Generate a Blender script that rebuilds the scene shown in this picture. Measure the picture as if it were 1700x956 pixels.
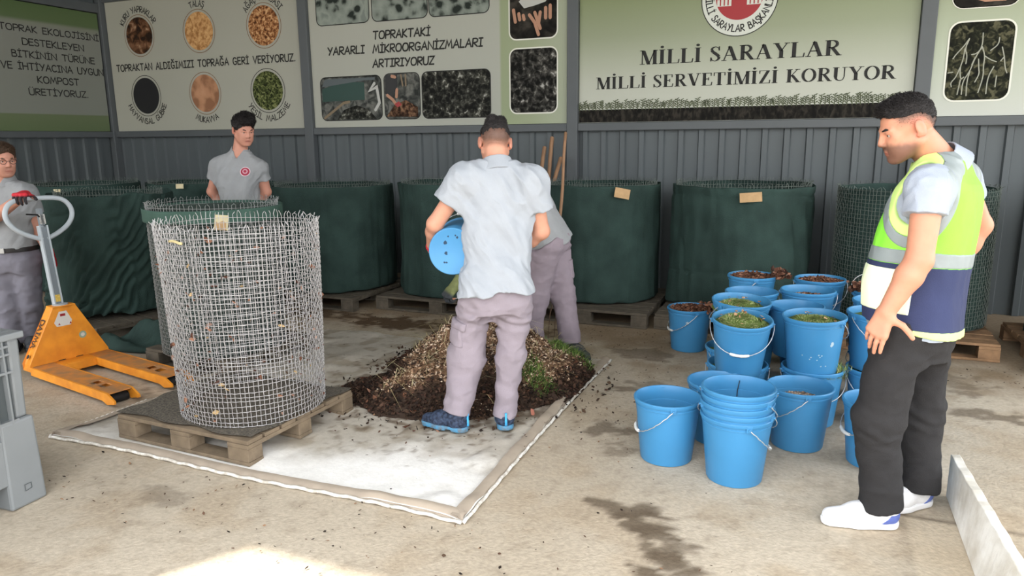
import bpy, bmesh, math, random
import numpy as np
from mathutils import Vector, Matrix
from math import sin, cos, pi, radians, sqrt, atan2

for o in list(bpy.data.objects):
    bpy.data.objects.remove(o, do_unlink=True)
S = bpy.context.scene
COL = S.collection
random.seed(7)
RNG = np.random.default_rng(7)

# ------------------------------------------------------------------ camera
EYE = 1.60
PITCH, YAW, ROLL = radians(11.57), radians(22.7), radians(-0.6)
_f = Vector((-sin(YAW)*cos(PITCH), cos(YAW)*cos(PITCH), -sin(PITCH)))
_r = Vector((cos(YAW), sin(YAW), 0.0))
_u = _r.cross(_f)
_r2 = _r*cos(ROLL) + _u*sin(ROLL)
_u2 = -_r*sin(ROLL) + _u*cos(ROLL)
cam_data = bpy.data.cameras.new('camera')
cam_data.sensor_width = 36.0
cam_data.lens = 36.0*1215.0/1700.0
cam_data.clip_start = 0.05
cam_data.clip_end = 200
cam = bpy.data.objects.new('camera', cam_data)
COL.objects.link(cam)
m = Matrix((_r2, _u2, -_f)).transposed().to_4x4()
m.translation = (0, 0, EYE)
cam.matrix_world = m
S.camera = cam

# ------------------------------------------------------------------ light
SKY_STRENGTH = 3.0
SUN_STRENGTH = 5.0
S.view_settings.view_transform = 'Standard'
S.view_settings.look = 'None'
S.view_settings.gamma = 1.0
S.view_settings.use_curve_mapping = False
S.view_settings.exposure = 0.75
world = bpy.data.worlds.new('sky')
S.world = world
world.use_nodes = True
wn = world.node_tree
wn.nodes.clear()
wo = wn.nodes.new('ShaderNodeOutputWorld')
wb = wn.nodes.new('ShaderNodeBackground')
wb.inputs['Color'].default_value = (0.96, 0.98, 1.0, 1)
wb.inputs['Strength'].default_value = SKY_STRENGTH
wn.links.new(wb.outputs[0], wo.inputs[0])
sun_data = bpy.data.lights.new('sun', 'SUN')
sun_data.energy = SUN_STRENGTH
sun_data.angle = radians(1.2)
sun_data.color = (1.0, 0.95, 0.86)
sun = bpy.data.objects.new('sun', sun_data)
COL.objects.link(sun)
SUN_ELEV = radians(68)
sun_dir = Vector((0.53*cos(SUN_ELEV), 0.85*cos(SUN_ELEV), -sin(SUN_ELEV)))
sun.rotation_euler = sun_dir.to_track_quat('-Z', 'Y').to_euler()
sun.location = (-6, -8, 9)
try:
    S.cycles.max_bounces = 8
    S.cycles.diffuse_bounces = 5
    S.cycles.use_denoising = True
except Exception:
    pass
# ------------------------------------------------------------------ colour and materials
def lin(c):
    out = []
    for v in c[:3]:
        v = v/255.0
        out.append(v/12.92 if v <= 0.04045 else ((v+0.055)/1.055)**2.4)
    return tuple(out)

def M(name, rgb, rough=0.6, var=0.0, vscale=8.0, bump=0.0, bscale=60.0, metal=0.0, rgb2=None, attr=False, spec=0.4, detail=4.0, stretch=None):
    """principled material, colour broken up by noise between rgb and rgb2"""
    mt = bpy.data.materials.new(name)
    mt.use_nodes = True
    nt = mt.node_tree
    b = nt.nodes['Principled BSDF']
    b.inputs['Roughness'].default_value = rough
    b.inputs['Metallic'].default_value = metal
    b.inputs['Specular IOR Level'].default_value = spec
    c = lin(rgb)
    tc = nt.nodes.new('ShaderNodeTexCoord')
    vec = tc.outputs['Object']
    if stretch:
        mp = nt.nodes.new('ShaderNodeMapping')
        mp.inputs['Scale'].default_value = stretch
        nt.links.new(vec, mp.inputs['Vector'])
        vec = mp.outputs['Vector']
    if attr:
        at = nt.nodes.new('ShaderNodeAttribute')
        at.attribute_name = 'col'
        src = at.outputs['Color']
        if var > 0:
            nz = nt.nodes.new('ShaderNodeTexNoise')
            nz.inputs['Scale'].default_value = vscale
            nz.inputs['Detail'].default_value = detail
            nt.links.new(vec, nz.inputs['Vector'])
            mr = nt.nodes.new('ShaderNodeMapRange')
            mr.inputs[1].default_value = 0.3
            mr.inputs[2].default_value = 0.7
            mr.inputs[3].default_value = 1-var
            mr.inputs[4].default_value = 1+var*0.6
            nt.links.new(nz.outputs['Fac'], mr.inputs[0])
            mx = nt.nodes.new('ShaderNodeVectorMath')
            mx.operation = 'SCALE'
            nt.links.new(src, mx.inputs[0])
            nt.links.new(mr.outputs[0], mx.inputs['Scale'])
            src = mx.outputs[0]
        nt.links.new(src, b.inputs['Base Color'])
    elif var > 0 or rgb2 is not None:
        nz = nt.nodes.new('ShaderNodeTexNoise')
        nz.inputs['Scale'].default_value = vscale
        nz.inputs['Detail'].default_value = detail
        nt.links.new(vec, nz.inputs['Vector'])
        rp = nt.nodes.new('ShaderNodeValToRGB')
        rp.color_ramp.elements[0].position = 0.35
        rp.color_ramp.elements[1].position = 0.65
        c2 = lin(rgb2) if rgb2 is not None else tuple(v*(1-var) for v in c)
        rp.color_ramp.elements[0].color = (*c2, 1)
        rp.color_ramp.elements[1].color = (*c, 1)
        nt.links.new(nz.outputs['Fac'], rp.inputs['Fac'])
        nt.links.new(rp.outputs['Color'], b.inputs['Base Color'])
    else:
        b.inputs['Base Color'].default_value = (*c, 1)
    if bump > 0:
        nb = nt.nodes.new('ShaderNodeTexNoise')
        nb.inputs['Scale'].default_value = bscale
        nb.inputs['Detail'].default_value = 5
        nt.links.new(vec, nb.inputs['Vector'])
        bp = nt.nodes.new('ShaderNodeBump')
        bp.inputs['Strength'].default_value = bump
        bp.inputs['Distance'].default_value = 0.01
        nt.links.new(nb.outputs['Fac'], bp.inputs['Height'])
        nt.links.new(bp.outputs['Normal'], b.inputs['Normal'])
    return mt

# ------------------------------------------------------------------ objects
def link(o, parent=None):
    COL.objects.link(o)
    if parent is not None:
        o.parent = parent
    return o

def tag(o, label=None, cat=None, group=None, kind=None):
    if label: o['label'] = label
    if cat: o['category'] = cat
    if group: o['group'] = group
    if kind: o['kind'] = kind
    return o

def empty(name, loc=(0, 0, 0), rz=0.0, label=None, cat=None, group=None):
    o = bpy.data.objects.new(name, None)
    o.empty_display_size = 0.1
    o.location = loc
    o.rotation_euler = (0, 0, rz)
    link(o)
    return tag(o, label, cat, group)

def np_mesh(name, V, F, mats, smooth=False, col=None, fmat=None):
    """V (n,3) array, F (m,4) or (m,3) int array, or a list of tuples"""
    me = bpy.data.meshes.new(name)
    V = np.asarray(V, dtype=np.float32)
    if isinstance(F, np.ndarray):
        n, k = F.shape
        me.vertices.add(len(V))
        me.vertices.foreach_set('co', V.ravel())
        me.loops.add(n*k)
        me.loops.foreach_set('vertex_index', F.astype(np.int32).ravel())
        me.polygons.add(n)
        me.polygons.foreach_set('loop_start', np.arange(0, n*k, k, dtype=np.int32))
        me.update(calc_edges=True)
    else:
        me.from_pydata(V.tolist(), [], F)
        me.update()
    for mt in (mats if isinstance(mats, (list, tuple)) else [mats]):
        me.materials.append(mt)
    if fmat is not None:
        me.polygons.foreach_set('material_index', np.asarray(fmat, dtype=np.int32))
    if smooth:
        me.polygons.foreach_set('use_smooth', np.ones(len(me.polygons), dtype=bool))
    if col is not None:
        a = me.color_attributes.new('col', 'FLOAT_COLOR', 'POINT')
        c4 = np.ones((len(V), 4), dtype=np.float32)
        c4[:, :3] = col
        a.data.foreach_set('color', c4.ravel())
    me.validate()
    return me

def obj(name, me, parent=None):
    o = bpy.data.objects.new(name, me)
    return link(o, parent)

class MB:
    """collects simple solids into ONE mesh"""
    def __init__(s):
        s.v, s.f, s.m = [], [], []
    def add(s, vs, fs, mi=0):
        b = len(s.v)
        s.v += [tuple(v) for v in vs]
        for f in fs:
            s.f.append(tuple(b+i for i in f)); s.m.append(mi)
    def box(s, lo, hi, mi=0, mat=None):
        (x0, y0, z0), (x1, y1, z1) = lo, hi
        vs = [Vector(p) for p in ((x0,y0,z0),(x1,y0,z0),(x1,y1,z0),(x0,y1,z0),(x0,y0,z1),(x1,y0,z1),(x1,y1,z1),(x0,y1,z1))]
        if mat is not None: vs = [mat @ v for v in vs]
        s.add(vs, [(0,3,2,1),(4,5,6,7),(0,1,5,4),(1,2,6,5),(2,3,7,6),(3,0,4,7)], mi)
    def prism(s, poly, axis_vec, mi=0):
        """poly: list of 3d points (planar), extruded by axis_vec"""
        n = len(poly); a = Vector(axis_vec)
        P = [Vector(p) for p in poly]
        s.add(P+[p+a for p in P], [tuple(range(n-1,-1,-1)), tuple(range(n,2*n))]+[(i,(i+1)%n,(i+1)%n+n,i+n) for i in range(n)], mi)
    def tube(s, pts, r, n=8, mi=0, cap=True, closed=False):
        pts = [Vector(p) for p in pts]
        rs = r if isinstance(r, (list, tuple)) else [r]*len(pts)
        t0 = (pts[1]-pts[0]).normalized()
        up = Vector((0,0,1)) if abs(t0.z) < .9 else Vector((1,0,0))
        nx = t0.cross(up).normalized()
        rings = []
        N = len(pts)
        for i in range(N):
            if closed: t = (pts[(i+1)%N]-pts[i-1])
            elif i == 0: t = pts[1]-pts[0]
            elif i == N-1: t = pts[-1]-pts[-2]
            else: t = (pts[i+1]-pts[i]).normalized()+(pts[i]-pts[i-1]).normalized()
            t = t.normalized()
            nx = (nx - t*nx.dot(t)).normalized()
            ny = t.cross(nx)
            rings.append([pts[i]+(nx*cos(2*pi*k/n)+ny*sin(2*pi*k/n))*rs[i] for k in range(n)])
        vs = [v for q in rings for v in q]
        fs = []
        for i in range(N if closed else N-1):
            for k in range(n):
                j = (i+1) % N
                fs.append((i*n+k, i*n+(k+1)%n, j*n+(k+1)%n, j*n+k))
        if cap and not closed:
            fs.append(tuple(range(n-1,-1,-1))); fs.append(tuple((N-1)*n+k for k in range(n)))
        s.add(vs, fs, mi)
    def lathe(s, prof, n=32, mi=0, c=(0,0,0), closed=True):
        """prof: list of (r, z); closed joins last to first"""
        vs = []
        for (r, z) in prof:
            for k in range(n):
                vs.append((c[0]+r*cos(2*pi*k/n), c[1]+r*sin(2*pi*k/n), c[2]+z))
        fs = []
        L = len(prof)
        for i in range(L if closed else L-1):
            j = (i+1) % L
            for k in range(n):
                fs.append((i*n+k, i*n+(k+1)%n, j*n+(k+1)%n, j*n+k))
        s.add(vs, fs, mi)
    def build(s, name, mats, parent=None, smooth=False, bevel=0.0, auto=None):
        me = np_mesh(name, np.array(s.v), s.f, mats, smooth=smooth, fmat=s.m)
        bm = bmesh.new(); bm.from_mesh(me)
        bmesh.ops.recalc_face_normals(bm, faces=bm.faces)
        bm.to_mesh(me); bm.free()
        if auto is not None:
            me.polygons.foreach_set('use_smooth', np.ones(len(me.polygons), dtype=bool))
            me.set_sharp_from_angle(angle=radians(auto))
        o = obj(name, me, parent)
        if bevel > 0:
            b = o.modifiers.new('bevel', 'BEVEL'); b.width = bevel; b.segments = 2; b.limit_method = 'ANGLE'; b.angle_limit = radians(40)
        return o

def copy_tree(o, parent=None, skip=()):
    c = o.copy(); COL.objects.link(c)
    if parent is not None: c.parent = parent
    for ch in list(o.children):
        if ch.name.split('.')[0] in skip: continue
        copy_tree(ch, c, skip)
    return c

# ------------------------------------------------------------------ noise on arrays
def _h(ix, iy, iz):
    n = (ix.astype(np.int64)*374761393 + iy.astype(np.int64)*668265263 + iz.astype(np.int64)*1442695041) & 0xffffffff
    n = ((n ^ (n >> 13))*1274126177) & 0xffffffff
    n = (n ^ (n >> 16)) & 0xffff
    return n.astype(np.float32)/65535.0

def vnoise(x, y, z):
    x, y, z = np.broadcast_arrays(np.asarray(x, np.float32), np.asarray(y, np.float32), np.asarray(z, np.float32))
    ix, iy, iz = np.floor(x), np.floor(y), np.floor(z)
    fx, fy, fz = x-ix, y-iy, z-iz
    fx, fy, fz = fx*fx*(3-2*fx), fy*fy*(3-2*fy), fz*fz*(3-2*fz)
    ix, iy, iz = ix.astype(np.int64), iy.astype(np.int64), iz.astype(np.int64)
    r = 0
    for a in (0, 1):
        for b in (0, 1):
            for c in (0, 1):
                w = (fx if a else 1-fx)*(fy if b else 1-fy)*(fz if c else 1-fz)
                r = r + w*_h(ix+a, iy+b, iz+c)
    return r

def fbm(x, y, z, o=4):
    s, a, t = 0, 0.5, 0
    for i in range(o):
        s = s + a*vnoise(x*2**i+17.3*i, y*2**i+9.1*i, z*2**i+3.7*i); t += a; a *= 0.5
    return s/t

def smooth01(x, a, b):
    t = np.clip((x-a)/(b-a), 0, 1)
    return t*t*(3-2*t)

# ------------------------------------------------------------------ implicit solids (for bodies, clothes, shoes)
def A3(v): return np.array(v, dtype=np.float64)
def nrm(v):
    v = A3(v); return v/np.linalg.norm(v)

def cone(a, b, ra, rb, cap_a=False, cap_b=False, flat=None):
    """tapered capsule; a flat cut end where cap_*; flat=(axis, factor) squashes along axis"""
    a, b = A3(a), A3(b); d = b-a; L2 = d@d; L = sqrt(L2); u = d/L
    R = max(ra, rb)
    def fn(x, y, z):
        px, py, pz = x-a[0], y-a[1], z-a[2]
        t = np.clip((px*d[0]+py*d[1]+pz*d[2])/L2, 0, 1)
        qx, qy, qz = px-t*d[0], py-t*d[1], pz-t*d[2]
        if flat is not None:
            v, k = flat
            c = qx*v[0]+qy*v[1]+qz*v[2]; g = (1/k-1)*c
            qx, qy, qz = qx+g*v[0], qy+g*v[1], qz+g*v[2]
        r = np.sqrt(qx*qx+qy*qy+qz*qz)-(ra+t*(rb-ra))
        if cap_a: r = np.maximum(r, -(px*u[0]+py*u[1]+pz*u[2]))
        if cap_b: r = np.maximum(r, (px*u[0]+py*u[1]+pz*u[2])-L)
        return r
    return fn, np.minimum(a, b)-R, np.maximum(a, b)+R

def ell(c, r, ax=None):
    c, r = A3(c), A3(r); ax = np.eye(3) if ax is None else np.array(ax)
    R = r.max()
    def fn(x, y, z):
        px, py, pz = x-c[0], y-c[1], z-c[2]
        q = [(px*ax[i][0]+py*ax[i][1]+pz*ax[i][2])/r[i] for i in range(3)]
        k0 = np.sqrt(q[0]**2+q[1]**2+q[2]**2)+1e-9
        k1 = np.sqrt((q[0]/r[0])**2+(q[1]/r[1])**2+(q[2]/r[2])**2)+1e-9
        return k0*(k0-1)/k1
    return fn, c-R, c+R

def rbox(c, half, rad, ax=None):
    c, half = A3(c), A3(half); ax = np.eye(3) if ax is None else np.array(ax)
    R = np.linalg.norm(half)
    def fn(x, y, z):
        px, py, pz = x-c[0], y-c[1], z-c[2]
        q = [np.abs(px*ax[i][0]+py*ax[i][1]+pz*ax[i][2])-(half[i]-rad) for i in range(3)]
        o = np.sqrt(np.maximum(q[0],0)**2+np.maximum(q[1],0)**2+np.maximum(q[2],0)**2)
        return o+np.minimum(np.maximum(np.maximum(q[0],q[1]),q[2]),0)-rad
    return fn, c-R, c+R

def sweep(o, ax, secs, power=2.4):
    """solid of elliptical sections stacked along ax[2]; secs rows (t, cx, cy, a, b)"""
    o = A3(o); ax = np.array(ax); secs = np.array(secs, float)
    t0, t1 = secs[0, 0], secs[-1, 0]
    tm, hl = (t0+t1)/2, (t1-t0)/2
    cc = o+ax[2]*tm; R = sqrt(hl**2+(max(secs[:, 3].max(), secs[:, 4].max())+np.abs(secs[:, 1:3]).max())**2)
    def fn(x, y, z):
        px, py, pz = x-o[0], y-o[1], z-o[2]
        u = px*ax[0][0]+py*ax[0][1]+pz*ax[0][2]
        v = px*ax[1][0]+py*ax[1][1]+pz*ax[1][2]
        w = px*ax[2][0]+py*ax[2][1]+pz*ax[2][2]
        wc = np.clip(w, t0, t1); sh = wc.shape; wf = wc.ravel()
        # smooth interpolation of the sections
        g = [np.interp(wf, secs[:, 0], secs[:, i]).reshape(sh) for i in (1, 2, 3, 4)]
        k = (np.abs((u-g[0])/g[2])**power+np.abs((v-g[1])/g[3])**power)**(1/power)
        d = (k-1)*np.minimum(g[2], g[3])
        e = np.abs(w-tm)-hl
        return np.maximum(d, e)
    return fn, cc-R, cc+R

def dens(secs, n=24):
    """resample section table with a smooth (Catmull-Rom) curve"""
    secs = np.array(secs, float); out = []
    P = np.vstack([2*secs[0]-secs[1], secs, 2*secs[-1]-secs[-2]])
    for i in range(1, len(P)-2):
        for k in range(max(2, n//(len(secs)-1))):
            t = k/max(2, n//(len(secs)-1))
            out.append(0.5*((2*P[i])+(-P[i-1]+P[i+1])*t+(2*P[i-1]-5*P[i]+4*P[i+1]-P[i+2])*t*t+(-P[i-1]+3*P[i]-3*P[i+1]+P[i+2])*t**3))
    out.append(secs[-1])
    out = np.array(out); return out[np.argsort(out[:, 0])]

class Vol:
    FAR = 0.15
    def __init__(s, lo, hi, h):
        s.lo = A3(lo); s.h = h
        n = np.ceil((A3(hi)-s.lo)/h).astype(int)+2
        s.a = np.full(n, s.FAR, dtype=np.float32)
        s.ax = [(s.lo[i]+h*np.arange(n[i])).astype(np.float32) for i in range(3)]
    def blk(s, lo, hi):
        sl = []
        for i in range(3):
            a = int(np.floor((lo[i]-s.lo[i])/s.h)); b = int(np.ceil((hi[i]-s.lo[i])/s.h))+1
            sl.append(slice(max(0, min(a, s.a.shape[i])), max(0, min(b, s.a.shape[i]))))
        X, Y, Z = s.ax[0][sl[0]][:, None, None], s.ax[1][sl[1]][None, :, None], s.ax[2][sl[2]][None, None, :]
        return tuple(sl), X, Y, Z
    def add(s, prim, k=0.0):
        fn, lo, hi = prim; pad = k+3*s.h
        sl, X, Y, Z = s.blk(lo-pad, hi+pad)
        if 0 in s.a[sl].shape: return s
        d = fn(X, Y, Z).astype(np.float32); a = s.a[sl]
        if k > 0:
            hh = np.maximum(k-np.abs(a-d), 0)/k
            s.a[sl] = np.minimum(a, d)-hh*hh*k*0.25
        else:
            s.a[sl] = np.minimum(a, d)
        return s
    def sub(s, prim, k=0.0):
        fn, lo, hi = prim; pad = k+3*s.h
        sl, X, Y, Z = s.blk(lo-pad, hi+pad)
        if 0 in s.a[sl].shape: return s
        d = -fn(X, Y, Z).astype(np.float32); a = s.a[sl]
        if k > 0:
            hh = np.maximum(k-np.abs(a-d), 0)/k
            s.a[sl] = np.maximum(a, d)+hh*hh*k*0.25
        else:
            s.a[sl] = np.maximum(a, d)
        return s
    def grid(s):
        return s.ax[0][:, None, None], s.ax[1][None, :, None], s.ax[2][None, None, :]
    def cut(s, o, n):
        """remove the side of the plane the normal n points to"""
        o = A3(o); X, Y, Z = s.grid()
        s.a = np.maximum(s.a, ((X-o[0])*n[0]+(Y-o[1])*n[1]+(Z-o[2])*n[2]).astype(np.float32)); return s
    def wrinkle(s, fn, band=0.03):
        i, j, k = np.nonzero(np.abs(s.a) < band)
        s.a[i, j, k] += fn(s.ax[0][i], s.ax[1][j], s.ax[2][k]).astype(np.float32); return s
    def clone(s):
        c = Vol.__new__(Vol); c.lo, c.h, c.ax = s.lo, s.h, s.ax; c.a = s.a.copy(); return c
    def nets(s):
        a = s.a; ins = a < 0
        nx, ny, nz = a.shape
        c = np.zeros((nx-1, ny-1, nz-1), dtype=np.uint8)
        off = [(i, j, k) for i in (0, 1) for j in (0, 1) for k in (0, 1)]
        for (i, j, k) in off:
            c += ins[i:nx-1+i, j:ny-1+j, k:nz-1+k]
        I, Jx, K = np.nonzero((c > 0) & (c < 8))
        ids = np.full(c.shape, -1, dtype=np.int32); ids[I, Jx, K] = np.arange(len(I))
        vals = {o: a[I+o[0], Jx+o[1], K+o[2]] for o in off}
        acc = np.zeros((len(I), 3)); cnt = np.zeros(len(I))
        for p in off:
            for d in range(3):
                if p[d] == 0:
                    q = list(p); q[d] = 1; q = tuple(q)
                    v0, v1 = vals[p], vals[q]
                    mk = (v0 < 0) != (v1 < 0)
                    t = np.where(mk, v0/np.where(mk, v0-v1, 1), 0)
                    for e in range(3):
                        acc[:, e] += np.where(mk, p[e]+(t if e == d else 0), 0)
                    cnt += mk
        V = s.lo+(np.stack([I, Jx, K], 1)+acc/cnt[:, None])*s.h
        Q = []
        for d in range(3):
            e1, e2 = (d+1) % 3, (d+2) % 3
            sl0 = [slice(None)]*3; sl1 = [slice(None)]*3
            sl0[d] = slice(0, -1); sl1[d] = slice(1, None)
            A, B = ins[tuple(sl0)], ins[tuple(sl1)]
            P = np.array(np.nonzero(A != B))
            ok = (P[e1] > 0) & (P[e2] > 0) & (P[e1] < a.shape[e1]-1) & (P[e2] < a.shape[e2]-1)
            P = P[:, ok]
            fl = A[tuple(P)]
            def cid(d1, d2):
                R_ = P.copy(); R_[e1] += d1; R_[e2] += d2
                return ids[tuple(R_)]
            q = np.stack([cid(-1, -1), cid(0, -1), cid(0, 0), cid(-1, 0)], 1)
            q[~fl] = q[~fl][:, ::-1]
            Q.append(q)
        Q = np.concatenate(Q)
        Q = Q[(Q >= 0).all(1)]
        return V, Q
    def build(s, name, mat, parent=None, colfn=None, relax=1, origin=(0, 0, 0)):
        V, Q = s.nets()
        for _ in range(relax):
            acc = np.zeros_like(V); n = np.zeros(len(V))
            for i in range(4):
                a_, b_ = Q[:, i], Q[:, (i+1) % 4]
                for e in range(3):
                    acc[:, e] += np.bincount(a_, V[b_, e], len(V))
                    acc[:, e] += np.bincount(b_, V[a_, e], len(V))
                n += np.bincount(a_, minlength=len(V))+np.bincount(b_, minlength=len(V))
            V = V*0.5+0.5*acc/np.maximum(n, 1)[:, None]
        col = colfn(V) if colfn else None
        return obj(name, np_mesh(name, V-A3(origin), Q, mat, smooth=True, col=col), parent)
# ------------------------------------------------------------------ setting
m_sheet = M('corrugated_steel', (84, 90, 92), 0.5, 0.10, 3.0, 0.02, 200, metal=0.0, stretch=(1, 1, 0.15))
m_post = M('grey_steel_post', (82, 86, 88), 0.5, 0.06, 5.0)
m_ceiling = M('roof_sheet', (120, 124, 126), 0.6, 0.05, 2.0)
WY, LX, RX = 7.60, -9.20, 4.6      # back wall, left wall, right end
CEIL = 4.3

def corrugated(name, p0, p1, z0, z1, nrm_, pitch=0.2, rib=0.06, depth=0.03):
    """ribbed sheet from p0 to p1 (xy), ribs standing out along nrm_"""
    p0, p1, n = Vector(p0), Vector(p1), Vector(nrm_)
    L = (p1-p0).length; d = (p1-p0)/L
    pts = []; x = 0.05
    pts.append((0, 0))
    while x+pitch < L:
        pts += [(x, 0), (x+0.012, depth), (x+rib, depth), (x+rib+0.012, 0)]
        x += pitch
    pts.append((L, 0))
    V, F = [], []
    for (s_, h_) in pts:
        q = p0+d*s_+n*h_
        V += [(q.x, q.y, z0), (q.x, q.y, z1)]
    for i in range(len(pts)-1):
        F.append((2*i, 2*i+2, 2*i+3, 2*i+1))
    # back skin gives the sheet thickness
    b = len(V)
    q0, q1 = p0-n*0.02, p1-n*0.02
    V += [(q0.x, q0.y, z0), (q0.x, q0.y, z1), (q1.x, q1.y, z0), (q1.x, q1.y, z1)]
    F.append((b, b+1, b+3, b+2))
    o = obj(name, np_mesh(name, V, F, m_sheet))
    return tag(o, kind='structure')

corrugated('wall_back', (LX, WY, 0), (RX, WY, 0), 0.0, CEIL, (0, -1, 0))
corrugated('wall_left', (LX, 0.60, 0), (LX, WY, 0), 0.0, CEIL, (1, 0, 0))
corrugated('wall_added_shade', (-2.96, 0.62, 0), (-5.2, 0.62, 0), 0.0, CEIL, (0, 1, 0))  # unseen panel, added to keep sun off the floor left of the patch
b = MB(); b.box((LX-0.2, 0.58, CEIL), (RX+0.1, WY+0.2, CEIL+0.08))
tag(b.build('ceiling', m_ceiling), kind='structure')

nt_ = 0
def trim(lo, hi, bev=0.006):
    global nt_
    nt_ += 1
    b = MB(); b.box(lo, hi)
    tag(b.build('trim_%d' % nt_, m_post, bevel=bev), kind='structure')
POSTS = [(-5.862, -5.738), (-2.492, -2.375), (0.715, 0.838)]
for (x0, x1) in POSTS:
    trim((x0, 7.485, 0), (x1, 7.57, CEIL))
trim((3.95, 7.485, 0), (4.07, 7.57, CEIL))
xs = [LX]+[v for p in POSTS for v in p]+[3.95]
for i in range(0, 8, 2):
    trim((xs[i], 7.50, 1.665), (xs[i+1], 7.57, 1.745))      # rail under the boards
    trim((xs[i], 7.50, 3.44), (xs[i+1], 7.57, 3.56))        # rail over the boards
trim((LX+0.03, 0.66, 1.665), (LX+0.10, 7.50, 1.745))
trim((LX+0.03, 0.66, 3.30), (LX+0.10, 7.50, 3.42))
trim((LX+0.03, 7.46, 0), (LX+0.12, 7.57, CEIL))
trim((-3.03, 0.57, 0), (-2.93, 0.69, CEIL))  # end post of the added sun-blocking panel

# floor: fine grid with dirt, damp stains and a joint in its colour
GX = np.arange(-9.25, 4.01, 0.025); GY = np.arange(0.8, 7.66, 0.025)
def floor_colour(x, y):
    n1, n2, n3 = fbm(x*0.7, y*0.7, 0*x), fbm(x*5, y*5, 0*x+3), fbm(x*22, y*22, 0*x+7, 3)
    c = np.array(lin((190, 178, 160)))*np.ones(x.shape+(3,))
    def mix(m, rgb):
        nonlocal c
        c = c*(1-m[..., None])+np.array(lin(rgb))*m[..., None]
    mix(0.55*smooth01(n1, 0.35, 0.7), (172, 158, 138))
    mix(0.5*smooth01(n2, 0.45, 0.7), (170, 152, 128))
    mix(0.35*smooth01(n3, 0.55, 0.8), (140, 125, 106))
    # trodden soil towards the bins
    mix(np.clip(0.75*smooth01(y+1.2*(n2-0.5), 4.7, 6.0), 0, 1), (120, 100, 76))
    mix(0.6*smooth01(-x+0.8*(n1-0.5), 4.2, 6.0), (120, 106, 86))
    for (sx, sy, rx, ry, st, rgb) in STAINS:
        g = np.exp(-((x-sx)/rx)**2-((y-sy)/ry)**2)
        mix(st*smooth01(g*0.50+0.75*fbm(x*11+3*n1, y*15, 0*x+sx, 5), 0.66, 0.76)*(g > .12), rgb)
    # expansion joint and a paler slab beside the plank
    mix(0.7*(np.abs(y-3.30-0.01*np.sin(x*9)) < 0.014)*(x > 0.42), (110, 98, 84))
    mix(0.45*((x > 0.44+0.02*(n2-0.5)) & (x < 0.66) & (y < 3.3)), (222, 206, 182))
    return c
DK, WET = (100, 87, 72), (84, 66, 48)
STAINS = [(-0.56, 2.82, .24, .18, .9, DK), (-0.42, 2.55, .2, .2, .9, DK), (-0.70, 2.92, .24, .13, .85, DK), (-0.5, 2.68, .2, .2, .8, DK), (-1.0, 3.78, .22, .16, .7, DK),
          (-0.88, 3.5, .10, .10, .5, DK), (0.99, 4.74, .3, .12, .7, DK), (1.3, 4.4, .22, .1, .6, DK), (-0.51, 4.55, .2, .12, .6, DK), (-0.95, 4.6, .2, .12, .5, DK),
          (-3.4, 5.45, .75, .30, .95, WET), (-4.4, 5.5, .7, .3, .85, WET), (-1.16, 5.25, .3, .2, .6, DK), (-2.3, 5.6, .5, .25, .8, WET), (-1.05, 4.45, .12, .1, .6, WET),
          (-2.7, 2.25, .25, .12, .4, DK), (0.7, 5.3, .6, .3, .5, DK), (-0.25, 2.25, .1, .2, .6, DK), (-3.9, 3.6, .6, .4, .5, DK), (1.2, 2.9, .3, .15, .5, DK)]
XX, YY = np.meshgrid(GX, GY, indexing='ij')
ZZ = -0.004+0.003*fbm(XX*3, YY*3, 0*XX)
ny_, nx_ = len(GY), len(GX)
I0 = (np.arange(nx_-1)[:, None]*ny_+np.arange(ny_-1)[None, :]).ravel()
FF = np.stack([I0, I0+ny_, I0+ny_+1, I0+1], 1)
m_floor = M('dusty_concrete', (180, 170, 150), 0.9, 0.14, 45.0, 0.35, 70, attr=True, spec=0.15)
tag(obj('floor', np_mesh('floor', np.stack([XX, YY, ZZ], -1).reshape(-1, 3), FF, m_floor, True, floor_colour(XX, YY).reshape(-1, 3))), kind='structure')
b = MB()
b.box((-25, -25, -0.05), (20, 0.8, -0.003)); b.box((-25, 0.8, -0.05), (-9.25, 12, -0.003)); b.box((4.0, 0.8, -0.05), (20, 12, -0.003))
tag(b.build('floor_yard', M('yard_concrete', (158, 148, 132), 0.9, 0.12, 1.5)), kind='structure')
# ------------------------------------------------------------------ lettering: two stroke alphabets drawn as flat ribbons
def chaik(p, n=2):
    for _ in range(n):
        q = [p[0]]
        for a, b in zip(p[:-1], p[1:]):
            q += [(a[0]*.75+b[0]*.25, a[1]*.75+b[1]*.25), (a[0]*.25+b[0]*.75, a[1]*.25+b[1]*.75)]
        q.append(p[-1]); p = q
    return p
_O = [(.34,1),(.1,.94),(-.02,.5),(.1,.06),(.36,-.02),(.62,.08),(.72,.5),(.6,.94),(.34,1)]
_U = [(0,1),(.0,.3),(.1,.0),(.32,-.03),(.54,.02),(.6,.35),(.6,1)]
_S = [(.46,.86),(.34,1.0),(.08,.98),(.0,.76),(.12,.56),(.4,.47),(.5,.25),(.4,.0),(.1,-.02),(-.02,.14)]
_G = [(.58,.84),(.4,1.02),(.1,.94),(-.02,.5),(.1,.05),(.4,-.03),(.62,.14),(.62,.42)]
_C = [(.54,.86),(.36,1.03),(.08,.92),(-.03,.5),(.08,.05),(.34,-.04),(.56,.12)]
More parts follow.
